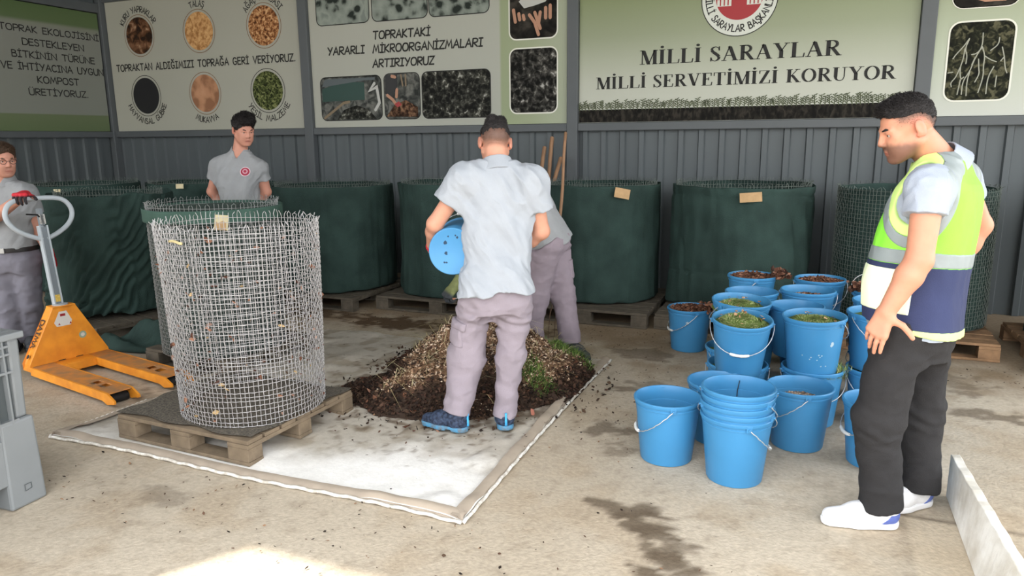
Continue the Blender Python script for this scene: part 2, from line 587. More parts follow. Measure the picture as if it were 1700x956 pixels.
HAND = {   # letter: (width, straight strokes, curved strokes)
 'A': (.66, [[(0,0),(.34,1),(.66,0)],[(.12,.36),(.54,.36)]], []),
 'B': (.52, [[(0,0),(0,1)]], [[(0,1),(.42,1),(.46,.6),(0,.54)],[(0,.54),(.5,.55),(.56,.0),(0,0)]]),
 'C': (.56, [], [_C]), 'D': (.6, [[(0,0),(0,1)]], [[(0,1),(.5,.98),(.72,.5),(.5,.02),(0,0)]]),
 'E': (.5, [[(.5,1),(0,1),(0,0),(.5,0)],[(0,.52),(.44,.52)]], []),
 'G': (.64, [[(.36,.42),(.64,.42)]], [_G]), 'H': (.6, [[(0,0),(0,1)],[(.6,0),(.6,1)],[(0,.5),(.6,.5)]], []),
 'I': (.42, [[(.21,0),(.21,1)],[(0,1),(.42,1)],[(0,0),(.42,0)]], []),
 'J': (.5, [[(.14,1),(.56,1)]], [[(.38,1),(.38,.2),(.3,-.02),(.1,-.02),(.0,.16)]]),
 'K': (.54, [[(0,0),(0,1)],[(.5,1),(.02,.45),(.54,0)]], []), 'L': (.46, [[(0,1),(0,0),(.46,0)]], []),
 'M': (.78, [[(0,0),(.14,1),(.39,.25),(.64,1),(.78,0)]], []), 'N': (.62, [[(0,0),(0,1),(.62,0),(.62,1)]], []),
 'O': (.7, [], [_O]), 'P': (.5, [[(0,0),(0,1)]], [[(0,1),(.52,1),(.56,.5),(0,.44)]]),
 'R': (.54, [[(0,0),(0,1)],[(.1,.46),(.54,0)]], [[(0,1),(.52,1),(.54,.54),(0,.46)]]),
 'S': (.48, [], [_S]), 'T': (.62, [[(.31,0),(.31,1)],[(0,1),(.62,1)]], []), 'U': (.6, [], [_U]),
 'V': (.62, [[(0,1),(.3,0),(.62,1)]], []), 'Y': (.6, [[(0,1),(.3,.5)],[(.6,1),(.2,0)]], []),
 'Z': (.56, [[(0,1),(.56,1),(0,0),(.56,0)]], []), '.': (.1, [[(.03,.0),(.07,.02)]], []), ' ': (.42, [], []),
}
MARKS = {'İ': ('I', 'dot'), 'Ğ': ('G', 'breve'), 'Ş': ('S', 'cedilla'), 'Ç': ('C', 'cedilla'), 'Ü': ('U', 'two'), 'Ö': ('O', 'two')}

RIB = [0]
def ribbon(b, pts, w, mp, z=0.0):
    """polyline as one mitred ribbon of width w with round ends; mp maps (u, v) to a 3D point"""
    P = [pts[0]]
    for p in pts[1:]:
        if abs(p[0]-P[-1][0])+abs(p[1]-P[-1][1]) > 1e-6: P.append(p)
    if len(P) < 2: return
    RIB[0] += 1
    lift = 0.00006*(RIB[0] % 16)
    o = Vector(mp(*P[0])); e = 1e-3
    nv = (Vector(mp(P[0][0]+e, P[0][1]))-o).cross(Vector(mp(P[0][0], P[0][1]+e))-o)
    nv = nv.normalized()*lift if nv.length > 0 else Vector((0, 0, 0))
    closed = len(P) > 3 and abs(P[0][0]-P[-1][0])+abs(P[0][1]-P[-1][1]) < 1e-5
    if closed: P = P[:-1]
    n = len(P); Lf, Rt = [], []
    for i in range(n):
        d = []
        for (q, r_) in ((i-1, i), (i, i+1)):
            if (q < 0 or r_ > n-1) and not closed: continue
            A, B = P[q % n], P[r_ % n]; l = sqrt((B[0]-A[0])**2+(B[1]-A[1])**2); d.append(((B[0]-A[0])/l, (B[1]-A[1])/l))
        if len(d) == 1: d = d*2
        nx, ny = -(d[0][1]+d[1][1]), d[0][0]+d[1][0]; l = sqrt(nx*nx+ny*ny)
        if l < 1e-3: nx, ny, l = -d[0][1], d[0][0], 1.0
        nx, ny = nx/l, ny/l; c = max(.5, -nx*d[0][1]+ny*d[0][0]); h = w/2/c
        Lf.append((P[i][0]+nx*h, P[i][1]+ny*h)); Rt.append((P[i][0]-nx*h, P[i][1]-ny*h))
    M_ = lambda q: Vector(mp(*q))+nv
    vs = [M_(q) for q in Lf]+[M_(q) for q in Rt]
    fs = [(n+i, n+(i+1) % n, (i+1) % n, i) for i in range(n if closed else n-1)]
    if not closed:
        for (i, k) in ((0, 1), (n-1, -1)):
            a0 = atan2(Lf[i][1]-P[i][1], Lf[i][0]-P[i][0])
            cap = [M_((P[i][0]+w/2*cos(a0+k*pi*q/4), P[i][1]+w/2*sin(a0+k*pi*q/4))) for q in (1, 2, 3)]
            m0 = len(vs); vs += cap
            f = (i, m0, m0+1, m0+2, n+i); fs.append(f if k > 0 else f[::-1])
    b.add(vs, fs)

def hand_strokes(ch):
    base, mark = MARKS.get(ch, (ch, None))
    w, st, cu = HAND[base]
    L = [list(s) for s in st]+[chaik(s) for s in cu]
    c = w/2
    if mark == 'dot': L.append([(c-.01, 1.24), (c+.01, 1.24)])
    if mark == 'two': L += [[(c-.16, 1.22), (c-.14, 1.22)], [(c+.14, 1.22), (c+.16, 1.22)]]
    if mark == 'breve': L.append(chaik([(c-.18, 1.36), (c-.08, 1.2), (c+.08, 1.2), (c+.18, 1.36)]))
    if mark == 'cedilla': L.append(chaik([(c, -.04), (c+.1, -.16), (c, -.28), (c-.12, -.24)]))
    return w, L

def hand_text(b, text, u0, u1, v, h, mp, w=0.12, gap=.17, slant=0.0):
    """text between u0 and u1 on baseline v, capital height h"""
    adv = sum(hand_strokes(c)[0]+gap for c in text)-gap
    sx = (u1-u0)/adv; x = u0
    for c in text:
        wd, L = hand_strokes(c)
        for s_ in L:
            ribbon(b, [(x+(p[0]+slant*p[1])*sx, v+p[1]*h) for p in s_], w*h, mp)
        x += (wd+gap)*sx

def arc_text(b, text, cu, cv, r, h, a0, a1, mp, w=0.13, top=True):
    """letters along a circle; angles in degrees, clockwise from the top (top) or along the bottom"""
    gap = .2
    adv = sum(hand_strokes(c)[0]+gap for c in text)-gap
    x = 0
    for c in text:
        wd, L = hand_strokes(c)
        def am(u, v, sgn=1 if top else -1):
            t = radians(a0+(a1-a0)*u/adv)
            R = r+v*h if top else r+h-v*h
            return (cu+R*sin(t), cv+R*cos(t)*sgn)
        for s_ in L:
            ribbon(b, [am(x+p[0], p[1]) for p in s_], w*h, mp)
        x += wd+gap

# serif capitals: (kind, ...) k thick line, n thin line, s serif bar, c curve with width list
def _arc(cx, cy, rx, ry, a0, a1, w0, w1, n=18):
    """arc with width swelling to w1 at the sides"""
    P = []
    for i in range(n+1):
        t = radians(a0+(a1-a0)*i/n)
        P.append((cx+rx*cos(t), cy+ry*sin(t), w0+(w1-w0)*abs(cos(t))))
    return ('c', P)
K_, N_ = .20, .065
SERIF = {
 'M': (1.0, [('n',.14,0,.14,1),('k',.2,.98,.5,.0),('n',.5,.0,.83,1),('k',.84,0,.84,1),('s',0,.28,0),('s',0,.24,1),('s',.7,1.0,0),('s',.78,1.0,1)]),
 'I': (.42, [('k',.21,0,.21,1),('s',.04,.38,0),('s',.04,.38,1)]),
 'L': (.72, [('k',.2,0,.2,1),('s',.03,.38,1),('s',.03,.66,0),('n',.66,0,.70,.28)]),
 'S': (.6, [('c',[(.5,.72,.05),(.47,.9,.05),(.32,.985,.05),(.15,.93,.1),(.1,.77,.15),(.2,.61,.18),(.38,.46,.19),(.5,.3,.17),(.48,.12,.12),(.3,.01,.05),(.14,.07,.05),(.08,.27,.05)]),('n',.5,.72,.5,1.0),('n',.08,.0,.08,.27)]),
 'A': (.86, [('n',.12,0,.42,1),('k',.42,.96,.72,0),('n',.22,.36,.58,.36),('s',0,.27,0),('s',.55,.88,0)]),
 'R': (.8, [('k',.2,0,.2,1),_arc(.36,.75,.25,.225,90,-90,.05,.16),('n',.2,.975,.38,.975),('n',.2,.525,.38,.525),('k',.38,.52,.7,.0),('s',.03,.38,0),('s',.03,.3,1),('s',.6,.84,0)]),
 'Y': (.82, [('k',.16,1,.42,.48),('n',.7,1,.42,.48),('k',.42,0,.42,.5),('s',.0,.32,1),('s',.56,.84,1),('s',.25,.59,0)]),
 'V': (.84, [('k',.16,1,.44,.04),('n',.7,1,.44,.0),('s',0,.33,1),('s',.56,.84,1)]),
 'E': (.72, [('k',.2,0,.2,1),('s',.03,.64,0),('s',.03,.62,1),('n',.2,.52,.46,.52),('n',.63,0,.67,.27),('n',.61,1,.61,.76),('n',.46,.4,.46,.64)]),
 'T': (.74, [('k',.37,0,.37,1),('s',.03,.71,1),('n',.04,1,.04,.74),('n',.70,1,.70,.74),('s',.2,.54,0)]),
 'Z': (.72, [('s',.06,.66,1),('k',.56,.95,.16,.05),('s',.05,.66,0),('n',.08,1,.08,.76),('n',.66,0,.68,.27)]),
 'K': (.86, [('k',.2,0,.2,1),('n',.66,1,.26,.42),('k',.36,.56,.72,.0),('s',.03,.38,0),('s',.03,.38,1),('s',.52,.8,1),('s',.58,.88,0)]),
 'O': (.84, [_arc(.42,.5,.33,.475,0,360,.05,.18,40)]),
 'U': (.84, [('k',.2,.3,.2,1),('c',[(.2,.32,.17),(.22,.15,.15),(.32,.04,.08),(.46,.01,.06),(.6,.07,.055),(.67,.3,.055)]),('n',.67,.3,.67,1),('s',.03,.38,1),('s',.54,.82,1)]),
 ' ': (.36, []),
}
def serif_text(b, text, u0, u1, v, h, mp, gap=.03):
    adv = sum(SERIF['I' if c == 'İ' else c][0]+gap for c in text)-gap
    sx = (u1-u0)/adv; x = u0
    def quad(p, q, w):
        dx, dy = q[0]-p[0], q[1]-p[1]
        if abs(dy) > 0.12:       # stems and diagonals: horizontal width
            V = [(p[0]-w/2, p[1]), (p[0]+w/2, p[1]), (q[0]+w/2, q[1]), (q[0]-w/2, q[1])]
        else:
            V = [(p[0], p[1]-w/2), (q[0], q[1]-w/2), (q[0], q[1]+w/2), (p[0], p[1]+w/2)]
        b.add([mp(x+a*sx, v+c_*h) for a, c_ in V], [(0, 1, 2, 3)])
    for ch in text:
        wd, items = SERIF['I' if ch == 'İ' else ch]
        for it in items:
            if it[0] in 'kn': quad(it[1:3], it[3:5], K_ if it[0] == 'k' else N_)
            elif it[0] == 's': quad((it[1], min(max(it[3], .0225), .9775)), (it[2], min(max(it[3], .0225), .9775)), .045)
            else:
                P = it[1]
                for (p, q) in zip(P[:-1], P[1:]):
                    dx, dy = q[0]-p[0], q[1]-p[1]; L = sqrt(dx*dx+dy*dy)
                    nx, ny = -dy/L/2, dx/L/2
                    V = [(p[0]-nx*p[2], p[1]-ny*p[2]), (q[0]-nx*q[2], q[1]-ny*q[2]), (q[0]+nx*q[2], q[1]+ny*q[2]), (p[0]+nx*p[2], p[1]+ny*p[2])]
                    b.add([mp(x+a*sx, v+c_*h) for a, c_ in V], [(0, 1, 2, 3)])
        if ch == 'İ':
            b.add([mp(x+(.21+.1*cos(2*pi*k/12))*sx, v+(1.18+.09*sin(2*pi*k/12))*h) for k in range(12)], [tuple(range(12))])
        x += (wd+gap)*sx

# ------------------------------------------------------------------ boards on the walls
m_ink = M('printed_black', (30, 30, 28), 0.7)
m_frame_pale = M('printed_white_line', (214, 214, 202), 0.6)
m_frame_brown = M('printed_brown_line', (120, 92, 66), 0.6)

def board_mat(name, stops, axis):
    """printed board: pale ground with green fading in; stops (pos, rgb) along one world axis"""
    mt = bpy.data.materials.new(name); mt.use_nodes = True; nt = mt.node_tree
    bs = nt.nodes['Principled BSDF']; bs.inputs['Roughness'].default_value = 0.5
    tc = nt.nodes.new('ShaderNodeTexCoord'); sp = nt.nodes.new('ShaderNodeSeparateXYZ')
    nt.links.new(tc.outputs['Object'], sp.inputs[0])
    lo, hi = stops[0][0], stops[-1][0]
    mr = nt.nodes.new('ShaderNodeMapRange'); mr.inputs[1].default_value = lo; mr.inputs[2].default_value = hi
    nt.links.new(sp.outputs[axis], mr.inputs[0])
    rp = nt.nodes.new('ShaderNodeValToRGB'); el = rp.color_ramp.elements
    while len(el) < len(stops): el.new(0.5)
    for e, (p, c) in zip(el, stops):
        e.position = (p-lo)/(hi-lo); e.color = (*lin(c), 1)
    nt.links.new(mr.outputs[0], rp.inputs[0]); nt.links.new(rp.outputs[0], bs.inputs['Base Color'])
    return mt

def photo_mat(name, cols, scale, dist=0.6, vor=0.0, stretch=(1, 1, 1)):
    """busy printed photograph: noise through a colour ramp, optionally with cells"""
    mt = bpy.data.materials.new(name); mt.use_nodes = True; nt = mt.node_tree
    bs = nt.nodes['Principled BSDF']; bs.inputs['Roughness'].default_value = 0.75; bs.inputs['Specular IOR Level'].default_value = 0.15
    tc = nt.nodes.new('ShaderNodeTexCoord'); mp = nt.nodes.new('ShaderNodeMapping'); mp.inputs['Scale'].default_value = stretch
    nt.links.new(tc.outputs['Object'], mp.inputs[0])
    nz = nt.nodes.new('ShaderNodeTexNoise'); nz.inputs['Scale'].default_value = scale; nz.inputs['Detail'].default_value = 6; nz.inputs['Distortion'].default_value = dist
    nt.links.new(mp.outputs[0], nz.inputs['Vector'])
    src = nz.outputs['Fac']
    if vor > 0:
        vo = nt.nodes.new('ShaderNodeTexVoronoi'); vo.inputs['Scale'].default_value = vor
        nt.links.new(mp.outputs[0], vo.inputs['Vector'])
        mx = nt.nodes.new('ShaderNodeMath'); mx.operation = 'MULTIPLY_ADD'; mx.inputs[1].default_value = 0.28; 
        sb = nt.nodes.new('ShaderNodeMath'); sb.operation = 'MULTIPLY'; sb.inputs[1].default_value = 0.62
        nt.links.new(src, sb.inputs[0]); nt.links.new(vo.outputs['Distance'], mx.inputs[0]); nt.links.new(sb.outputs[0], mx.inputs[2])
        src = mx.outputs[0]
    rp = nt.nodes.new('ShaderNodeValToRGB'); el = rp.color_ramp.elements
    while len(el) < len(cols): el.new(0.5)
    for i, (e, c) in enumerate(zip(el, cols)):
        e.position = 0.37+0.27*i/(len(cols)-1); e.color = (*lin(c), 1)
    nt.links.new(src, rp.inputs[0]); nt.links.new(rp.outputs[0], bs.inputs['Base Color'])
    return mt

def BK(d): return lambda u, v: (u, 7.535-d, v)           # back wall, d metres proud of the board face
def LW(d): return lambda u, v: (-9.12+d, u, v)           # left wall

def rrect(u0, u1, v0, v1, r, n=5):
    P = []
    for (cu, cv, a) in ((u1-r, v1-r, 0), (u0+r, v1-r, 90), (u0+r, v0+r, 180), (u1-r, v0+r, 270)):
        P += [(cu+r*cos(radians(a+90*k/n)), cv+r*sin(radians(a+90*k/n))) for k in range(n+1)]
    return P
def disc(cu, cv, r, n=40): return [(cu+r*cos(2*pi*k/n), cv+r*sin(2*pi*k/n)) for k in range(n)]

def picture(parent, poly, mat, mp, line=None, lw=0.012, name='picture'):
    b = MB(); n = len(poly)
    cu, cv = sum(p[0] for p in poly)/n, sum(p[1] for p in poly)/n
    b.add([mp(*p)(0) if False else mp(*p) for p in poly], [tuple(range(n))])
    o = b.build(name, mat, parent)
    if line is not None:
        f = MB(); ribbon(f, poly+[poly[0]], lw, mp)
        f.build('picture_border', line, o)
    return o

def board(name, lo, hi, mat, label):
    t = empty(name, ((lo[0]+hi[0])/2, (lo[1]+hi[1])/2, lo[2]), 0, label, 'sign board', 'printed boards above the rail')
    t.location = (0, 0, 0)
    b = MB(); b.box(lo, hi); b.build('panel', mat, t)
    return t

PALE, PALE2 = (162, 162, 149), (163, 164, 152)
mb_l = board_mat('board_left_shaded_print', [(1.74, (89, 105, 70)), (1.955, (98, 110, 78)), (1.965, (123, 126, 117)), (3.0, (126, 128, 120)), (3.06, (123, 127, 113)), (3.10, (84, 102, 64)), (3.30, (78, 98, 58))], 2)  # print tones lowered, putting the shade on this wall into the colour
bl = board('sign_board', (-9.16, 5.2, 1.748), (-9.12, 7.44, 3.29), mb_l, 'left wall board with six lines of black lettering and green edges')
for txt, u0, u1, v, h in (('TOPRAK EKOLOJİSİNİ', 6.10, 7.42, 2.94, .072), ('DESTEKLEYEN', 6.36, 7.18, 2.785, .075), ('BİTKİNİN TÜRÜNE', 6.21, 7.32, 2.635, .075),
                          ('VE İHTİYACINA UYGUN', 6.06, 7.43, 2.49, .078), ('KOMPOST', 6.49, 7.05, 2.34, .078), ('ÜRETİYORUZ.', 6.36, 7.16, 2.19, .075)):
    b = MB(); hand_text(b, txt, u0, u1, v, h, LW(0.002), w=.175); b.build('lettering', m_ink, bl)

b2 = board('sign_board', (-9.07, 7.535, 1.748), (-5.865, 7.56, 3.44), M('board_pale_print', PALE, 0.5, 0.03, 1.0), 'pale board with six round pictures of compost ingredients')
ph = {
 'leaves': photo_mat('photo_dry_leaves', [(38, 26, 18), (84, 56, 36), (120, 86, 62), (176, 150, 120)], 9, 1.2, 7),
 'sawdust': photo_mat('photo_sawdust', [(150, 106, 62), (188, 142, 92), (206, 164, 112)], 22),
 'chips': photo_mat('photo_wood_chips', [(78, 46, 26), (134, 86, 50), (176, 128, 86), (206, 166, 120)], 30),
 'dung': M('photo_dung', (26, 26, 28), 0.5),
 'card': photo_mat('photo_cardboard', [(140, 100, 74), (176, 130, 98), (184, 138, 106), (190, 144, 112)], 5, 0.3, 6),
 'green': photo_mat('photo_green', [(26, 30, 16), (58, 66, 34), (88, 95, 54), (126, 130, 84)], 26, 1.2),
}
for key, cu, cv, txt, top, a0, a1 in (('leaves', -8.49, 2.985, 'KURU YAPRAKLAR', True, -62, 62), ('sawdust', -7.45, 2.98, 'TALAŞ', True, -21, 21), ('chips', -6.41, 2.98, 'AĞAÇ YONGASI', True, -56, 56),
                                      ('dung', -8.48, 2.21, 'HAYVANSAL GÜBRE', False, -70, 70), ('card', -7.44, 2.21, 'MUKAVVA', False, -32, 32), ('green', -6.42, 2.21, 'YEŞİL MALZEME', False, -62, 62)):
    o = picture(b2, disc(cu, cv, .235), ph[key], BK(0.003))
    f = MB(); ribbon(f, disc(cu, cv, .265)+[disc(cu, cv, .265)[0]], .008, BK(0.002))
    f.build('picture_border', m_ink if key in ('dung', 'green') else m_frame_brown, o)
    b = MB(); arc_text(b, txt, cu, cv, .30, .07, a0, a1, BK(0.002), w=.16, top=top); b.build('lettering', m_ink, b2)
b = MB(); hand_text(b, 'TOPRAKTAN ALDIĞIMIZI TOPRAĞA GERİ VERİYORUZ.', -8.97, -5.97, 2.545, .082, BK(0.002), w=.19, gap=.2); b.build('lettering', m_ink, b2)

mb_3 = board_mat('board_micro_print', [(-5.74, PALE2), (-3.27, (160, 162, 150)), (-3.25, (137, 148, 112)), (-2.9, (144, 153, 121)), (-2.5, (156, 163, 140))], 0)
b3 = board('sign_board', (-5.735, 7.535, 1.748), (-2.495, 7.56, 3.44), mb_3, 'board about soil microorganisms with rows of rounded photographs')
for txt, u0, u1, v in (('TOPRAKTAKİ', -4.85, -4.11, 2.73), ('YARARLI', -5.49, -4.98, 2.585), ('MİKROORGANİZMALARI', -4.86, -3.47, 2.58), ('ARTIRIYORUZ', -4.87, -4.07, 2.42)):
    b = MB(); hand_text(b, txt, u0, u1, v, .083, BK(0.002), w=.205, slant=.08); b.build('lettering', m_ink, b3)
micro = photo_mat('photo_microscope', [(40, 46, 42), (122, 130, 122), (134, 142, 134), (142, 150, 140), (120, 128, 122)], 4.5, 0.4, 9)
for (u0, u1) in ((-5.62, -4.89), (-4.85, -4.13), (-4.11, -3.38)):
    picture(b3, rrect(u0, u1, 2.92, 3.36, .07), micro, BK(0.003), m_ink, .01)
dark_soil = photo_mat('photo_dark_soil', [(20, 20, 18), (36, 36, 32), (56, 56, 50), (84, 84, 76), (160, 160, 150)], 26, 0.8, 17)
humus = photo_mat('photo_humus', [(14, 14, 12), (36, 35, 32), (60, 59, 55), (92, 90, 84), (166, 164, 158)], 24, 0.6, 15)
hands_bg = photo_mat('photo_handful', [(16, 15, 13), (34, 32, 28), (60, 56, 50)], 7)
yard = photo_mat('photo_yard', [(44, 46, 44), (76, 78, 74), (110, 110, 104)], 12)
m_pgreen, m_pgrey, m_pskin, m_pdark, m_ppale, m_pred, m_pwood, m_psteel = (M('photo_tone_%s' % n, c, 0.5) for n, c in (('green', (30, 62, 54)), ('grey', (100, 108, 108)), ('skin', (168, 124, 98)), ('dark', (24, 24, 24)), ('pale', (176, 176, 170)), ('red', (150, 46, 44)), ('wood', (120, 104, 80)), ('steel', (78, 86, 88))))
def patch(parent, poly, mat, d, name='picture_detail', mp=BK):
    b = MB(); f = mp(d); b.add([f(*p) for p in poly], [tuple(range(len(poly)))]); return b.build(name, mat, parent)
def strokes(parent, lines, w, mat, d, name='picture_detail', mp=BK):
    b = MB(); f = mp(d)
    for L in lines: ribbon(b, L, w, f)
    return b.build(name, mat, parent)
p1 = picture(b3, rrect(-5.62, -4.77, 1.83, 2.33, .07), yard, BK(0.003), m_ink, .01)
patch(p1, [(-5.60, 2.20), (-5.60, 2.05), (-5.0, 2.06), (-5.0, 2.26), (-5.3, 2.27)], m_pgreen, .0042)
patch(p1, [(-5.60, 2.22), (-5.0, 2.28), (-4.85, 2.28), (-4.85, 2.31), (-5.55, 2.31)], m_psteel, .0044)
patch(p1, [(-5.40, 1.84), (-5.30, 1.95), (-5.12, 2.0), (-4.95, 1.95), (-4.85, 1.84)], dark_soil, .0046)
strokes(p1, [[(-5.58, 1.86), (-5.3, 2.03), (-5.22, 2.04)]], .03, m_pwood, .0048)
strokes(p1, [[(-4.86, 2.24), (-4.93, 2.16), (-4.83, 2.20), (-4.80, 2.02), (-4.86, 1.94)]], .035, m_ppale, .005)
p2 = picture(b3, rrect(-4.73, -4.26, 1.83, 2.34, .07), yard, BK(0.003), m_ink, .01)
patch(p2, [(-4.71, 2.32), (-4.72, 2.12), (-4.62, 2.08), (-4.55, 2.2), (-4.55, 2.33)], m_pdark, .0042)
strokes(p2, [[(-4.69, 2.10), (-4.62, 2.05), (-4.58, 2.00)], [(-4.56, 2.16), (-4.57, 2.08)], [(-4.62, 2.31), (-4.58, 2.30)]], .035, m_pskin, .0044)
strokes(p2, [[(-4.48, 2.2), (-4.50, 2.32)], [(-4.44, 2.2), (-4.44, 2.32)]], .02, m_pwood, .0044)
patch(p2, [(-4.71, 1.86), (-4.6, 1.99), (-4.45, 2.04), (-4.29, 1.96), (-4.29, 1.85)], photo_mat('photo_brown_heap', [(40, 26, 18), (84, 60, 44), (130, 100, 76)], 22), .0046)
patch(p2, [(-4.60, 2.0), (-4.54, 2.03), (-4.50, 1.99), (-4.56, 1.96)], m_pred, .0048)
picture(b3, rrect(-4.23, -3.38, 1.83, 2.34, .07), dark_soil, BK(0.003), m_ink, .01)
p4 = picture(b3, rrect(-3.15, -2.61, 2.62, 3.30, .08), hands_bg, BK(0.003), m_frame_pale, .014)
patch(p4, [(-3.04, 3.0), (-2.98, 2.93), (-2.86, 2.95), (-2.74, 2.98), (-2.70, 3.06), (-2.9, 3.12)], m_ppale, .0042)
strokes(p4, [[(-3.10, 2.92), (-3.08, 2.80)], [(-3.04, 2.88), (-3.03, 2.82)], [(-2.99, 2.86), (-2.98, 2.82)], [(-2.92, 2.86), (-2.86, 2.78), (-2.82, 2.66)], [(-2.86, 2.88), (-2.80, 2.72)], [(-2.80, 2.88), (-2.82, 2.76)], [(-2.74, 2.92), (-2.74, 2.82)], [(-2.69, 2.94), (-2.69, 2.82)]], .035, m_pskin, .0044)
picture(b3, rrect(-3.15, -2.61, 1.86, 2.53, .08), humus, BK(0.003), m_frame_pale, .014)

mb_4 = board_mat('board_title_print', [(1.75, (180, 182, 170)), (2.15, (171, 174, 159)), (2.6, (135, 143, 115)), (3.0, (116, 127, 85)), (3.44, (108, 121, 74))], 2)
b4 = board('sign_board', (-2.37, 7.535, 1.748), (0.71, 7.56, 3.44), mb_4, 'big title board with bold serif lettering, round red emblem and grass strip')
b = MB(); serif_text(b, 'MİLLİ SARAYLAR', -1.74, 0.10, 2.305, .135, BK(0.002)); b.build('lettering', m_ink, b4)
b = MB(); serif_text(b, 'MİLLİ SERVETİMİZİ KORUYOR', -2.19, 0.56, 2.082, .118, BK(0.002)); b.build('lettering', m_ink, b4)
patch(b4, [(-2.368, 1.75), (0.708, 1.75), (0.708, 1.878), (-2.368, 1.878)], photo_mat('photo_soil_strip', [(14, 13, 11), (30, 28, 24), (52, 48, 42)], 26, 0.5, 0, (1, 1, .5)), .002, 'soil_print')
b = MB(); f = BK(0.0028); x = -2.36
while x < 0.68:
    h = random.uniform(.06, .10); lean = random.uniform(-.012, .012)
    ribbon(b, [(x, 1.87), (x+lean, 1.87+h)], .008, f)
    for k in range(8):
        z0 = 1.880+h*(.02+.115*k); s_ = 1 if k % 2 else -1; l = random.uniform(.020, .036)
        c = x+lean*.16*k
        b.add([f(c, z0), f(c+s_*l*.5, z0+.004), f(c+s_*l, z0+.016), f(c+s_*l*.45, z0+.016)], [(0, 1, 2, 3)])
    x += random.uniform(.030, .046)
b.build('plant_print', M('printed_plants', (70, 80, 46), 0.6, 0.45, 30), b4)
# round emblem
m_logo_red = M('printed_red', (150, 34, 38), 0.5)
m_logo_pale = M('printed_emblem_ground', (196, 200, 190), 0.5)
em = picture(b4, disc(-0.81, 2.87, .345, 56), m_logo_pale, BK(0.002), m_ink, .008, 'emblem')
patch(em, disc(-0.81, 2.885, .215, 48), m_logo_red, .0026, 'emblem_disc')
for cu in (-.945, -.675):
    patch(em, [(cu-.065, 2.80), (cu+.065, 2.80), (cu+.065, 2.96), (cu+.03, 3.02), (cu-.03, 3.02), (cu-.065, 2.96)], m_logo_pale, .0032, 'emblem_tower')
    strokes(em, [[(cu-.035, 2.81), (cu-.035, 2.93)], [(cu, 2.81), (cu, 2.94)], [(cu+.035, 2.81), (cu+.035, 2.93)], [(cu-.06, 2.865), (cu+.06, 2.865)]], .012, m_logo_red, .0036, 'emblem_lines')
b = MB(); arc_text(b, 'MİLLİ SARAYLAR BAŞKANLIĞI', -0.81, 2.87, .245, .06, -100, 100, BK(0.003), w=.17, top=False); b.build('emblem_lettering', m_ink, em)

mb_5 = board_mat('board_roots_print', [(1.75, (180, 183, 174)), (2.3, (165, 173, 152)), (2.9, (131, 140, 107)), (3.44, (119, 131, 90))], 2)
b5 = board('sign_board', (0.84, 7.535, 1.748), (3.94, 7.56, 3.44), mb_5, 'right board with a dark photograph of pale branching roots')
pr = picture(b5, rrect(0.945, 1.43, 1.875, 2.53, .085), photo_mat('photo_root_soil', [(16, 17, 12), (26, 28, 19), (44, 45, 31), (86, 84, 64)], 20, .8), BK(0.003), m_frame_pale, .014)
R_ = lambda px, py: (0.945+(px-800)/(1335-800)*.485, 2.53-(py-150)/(740-150)*.655)
roots = [[(968,275),(930,330),(870,390),(850,420)],[(968,280),(940,350),(965,400),(960,460)],[(940,350),(935,430),(915,490),(930,580),(955,560)],[(915,490),(890,560),(850,600),(860,630)],[(930,580),(915,690)],
 [(1075,240),(1080,340),(1030,420),(1000,520),(950,590),(950,690)],[(1080,340),(1110,410),(1105,480),(1115,560),(1085,680)],[(1000,520),(985,590),(990,700)],[(1060,430),(1070,500),(1080,540),(1050,600)],
 [(1110,410),(1160,440),(1205,455)],[(1210,280),(1208,330),(1150,370)],[(1190,490),(1150,570),(1150,690)],[(1240,350),(1265,420),(1280,500),(1300,540)],[(1220,560),(1218,640)],[(1080,345),(1040,390),(1000,395)],[(1030,420),(1010,470)],[(1265,420),(1240,450)],[(820,525),(860,520)]]
strokes(pr, [chaik([R_(*p) for p in L]) for L in roots], .0085, M('photo_roots', (150, 151, 136), .6), .0042)
pt = picture(b5, rrect(0.945, 1.43, 2.64, 3.3, .085), hands_bg, BK(0.003), m_frame_pale, .014)
patch(pt, [(1.08, 2.72), (1.18, 2.68), (1.33, 2.68), (1.42, 2.74), (1.42, 2.9), (1.2, 2.86)], m_pskin, .0042)
for (u0, u1) in ((1.62, 2.1), (2.3, 2.9), (3.1, 3.7)):
    picture(b5, rrect(u0, u1, 1.9, 2.5, .085), dark_soil, BK(0.003), m_frame_pale, .014)
# ------------------------------------------------------------------ tarpaulin
def grid_faces(nx, ny):
    I = (np.arange(nx-1)[:, None]*ny+np.arange(ny-1)[None, :]).ravel()
    return np.stack([I, I+ny, I+ny+1, I+1], 1)
TX = np.linspace(0, 1, 190); TY = np.linspace(0, 1, 190)
def tarp_xy(u, v):
    """u left..right, v near..far; slightly wavy outline"""
    xl, xr = -3.83+0.03*np.sin(v*7), -1.30-0.02*np.sin(v*pi)-0.02*v
    yn, yf = 2.525+0.015*np.sin(u*9)+0.02*np.sin(u*3.1), 5.00+0.03*np.sin(u*6)
    return xl+(xr-xl)*u, yn+(yf-yn)*v
def tarp_z(x, y):
    return 0.006+0.016*smooth01(fbm(x*3.5, y*3.5, 0*x+2, 3), 0.45, 0.75)+0.006*fbm(x*11, y*11, 0*x)
U, Vv = np.meshgrid(TX, TY, indexing='ij'); tx, ty = tarp_xy(U, Vv); tz = tarp_z(tx, ty)
n1, n2, n3 = fbm(tx*1.6, ty*1.6, 0*tx+5), fbm(tx*8, ty*8, 0*tx+1), fbm(tx*26, ty*26, 0*tx+4, 3)
tc_ = np.array(lin((240, 238, 234)))*np.ones(tx.shape+(3,))
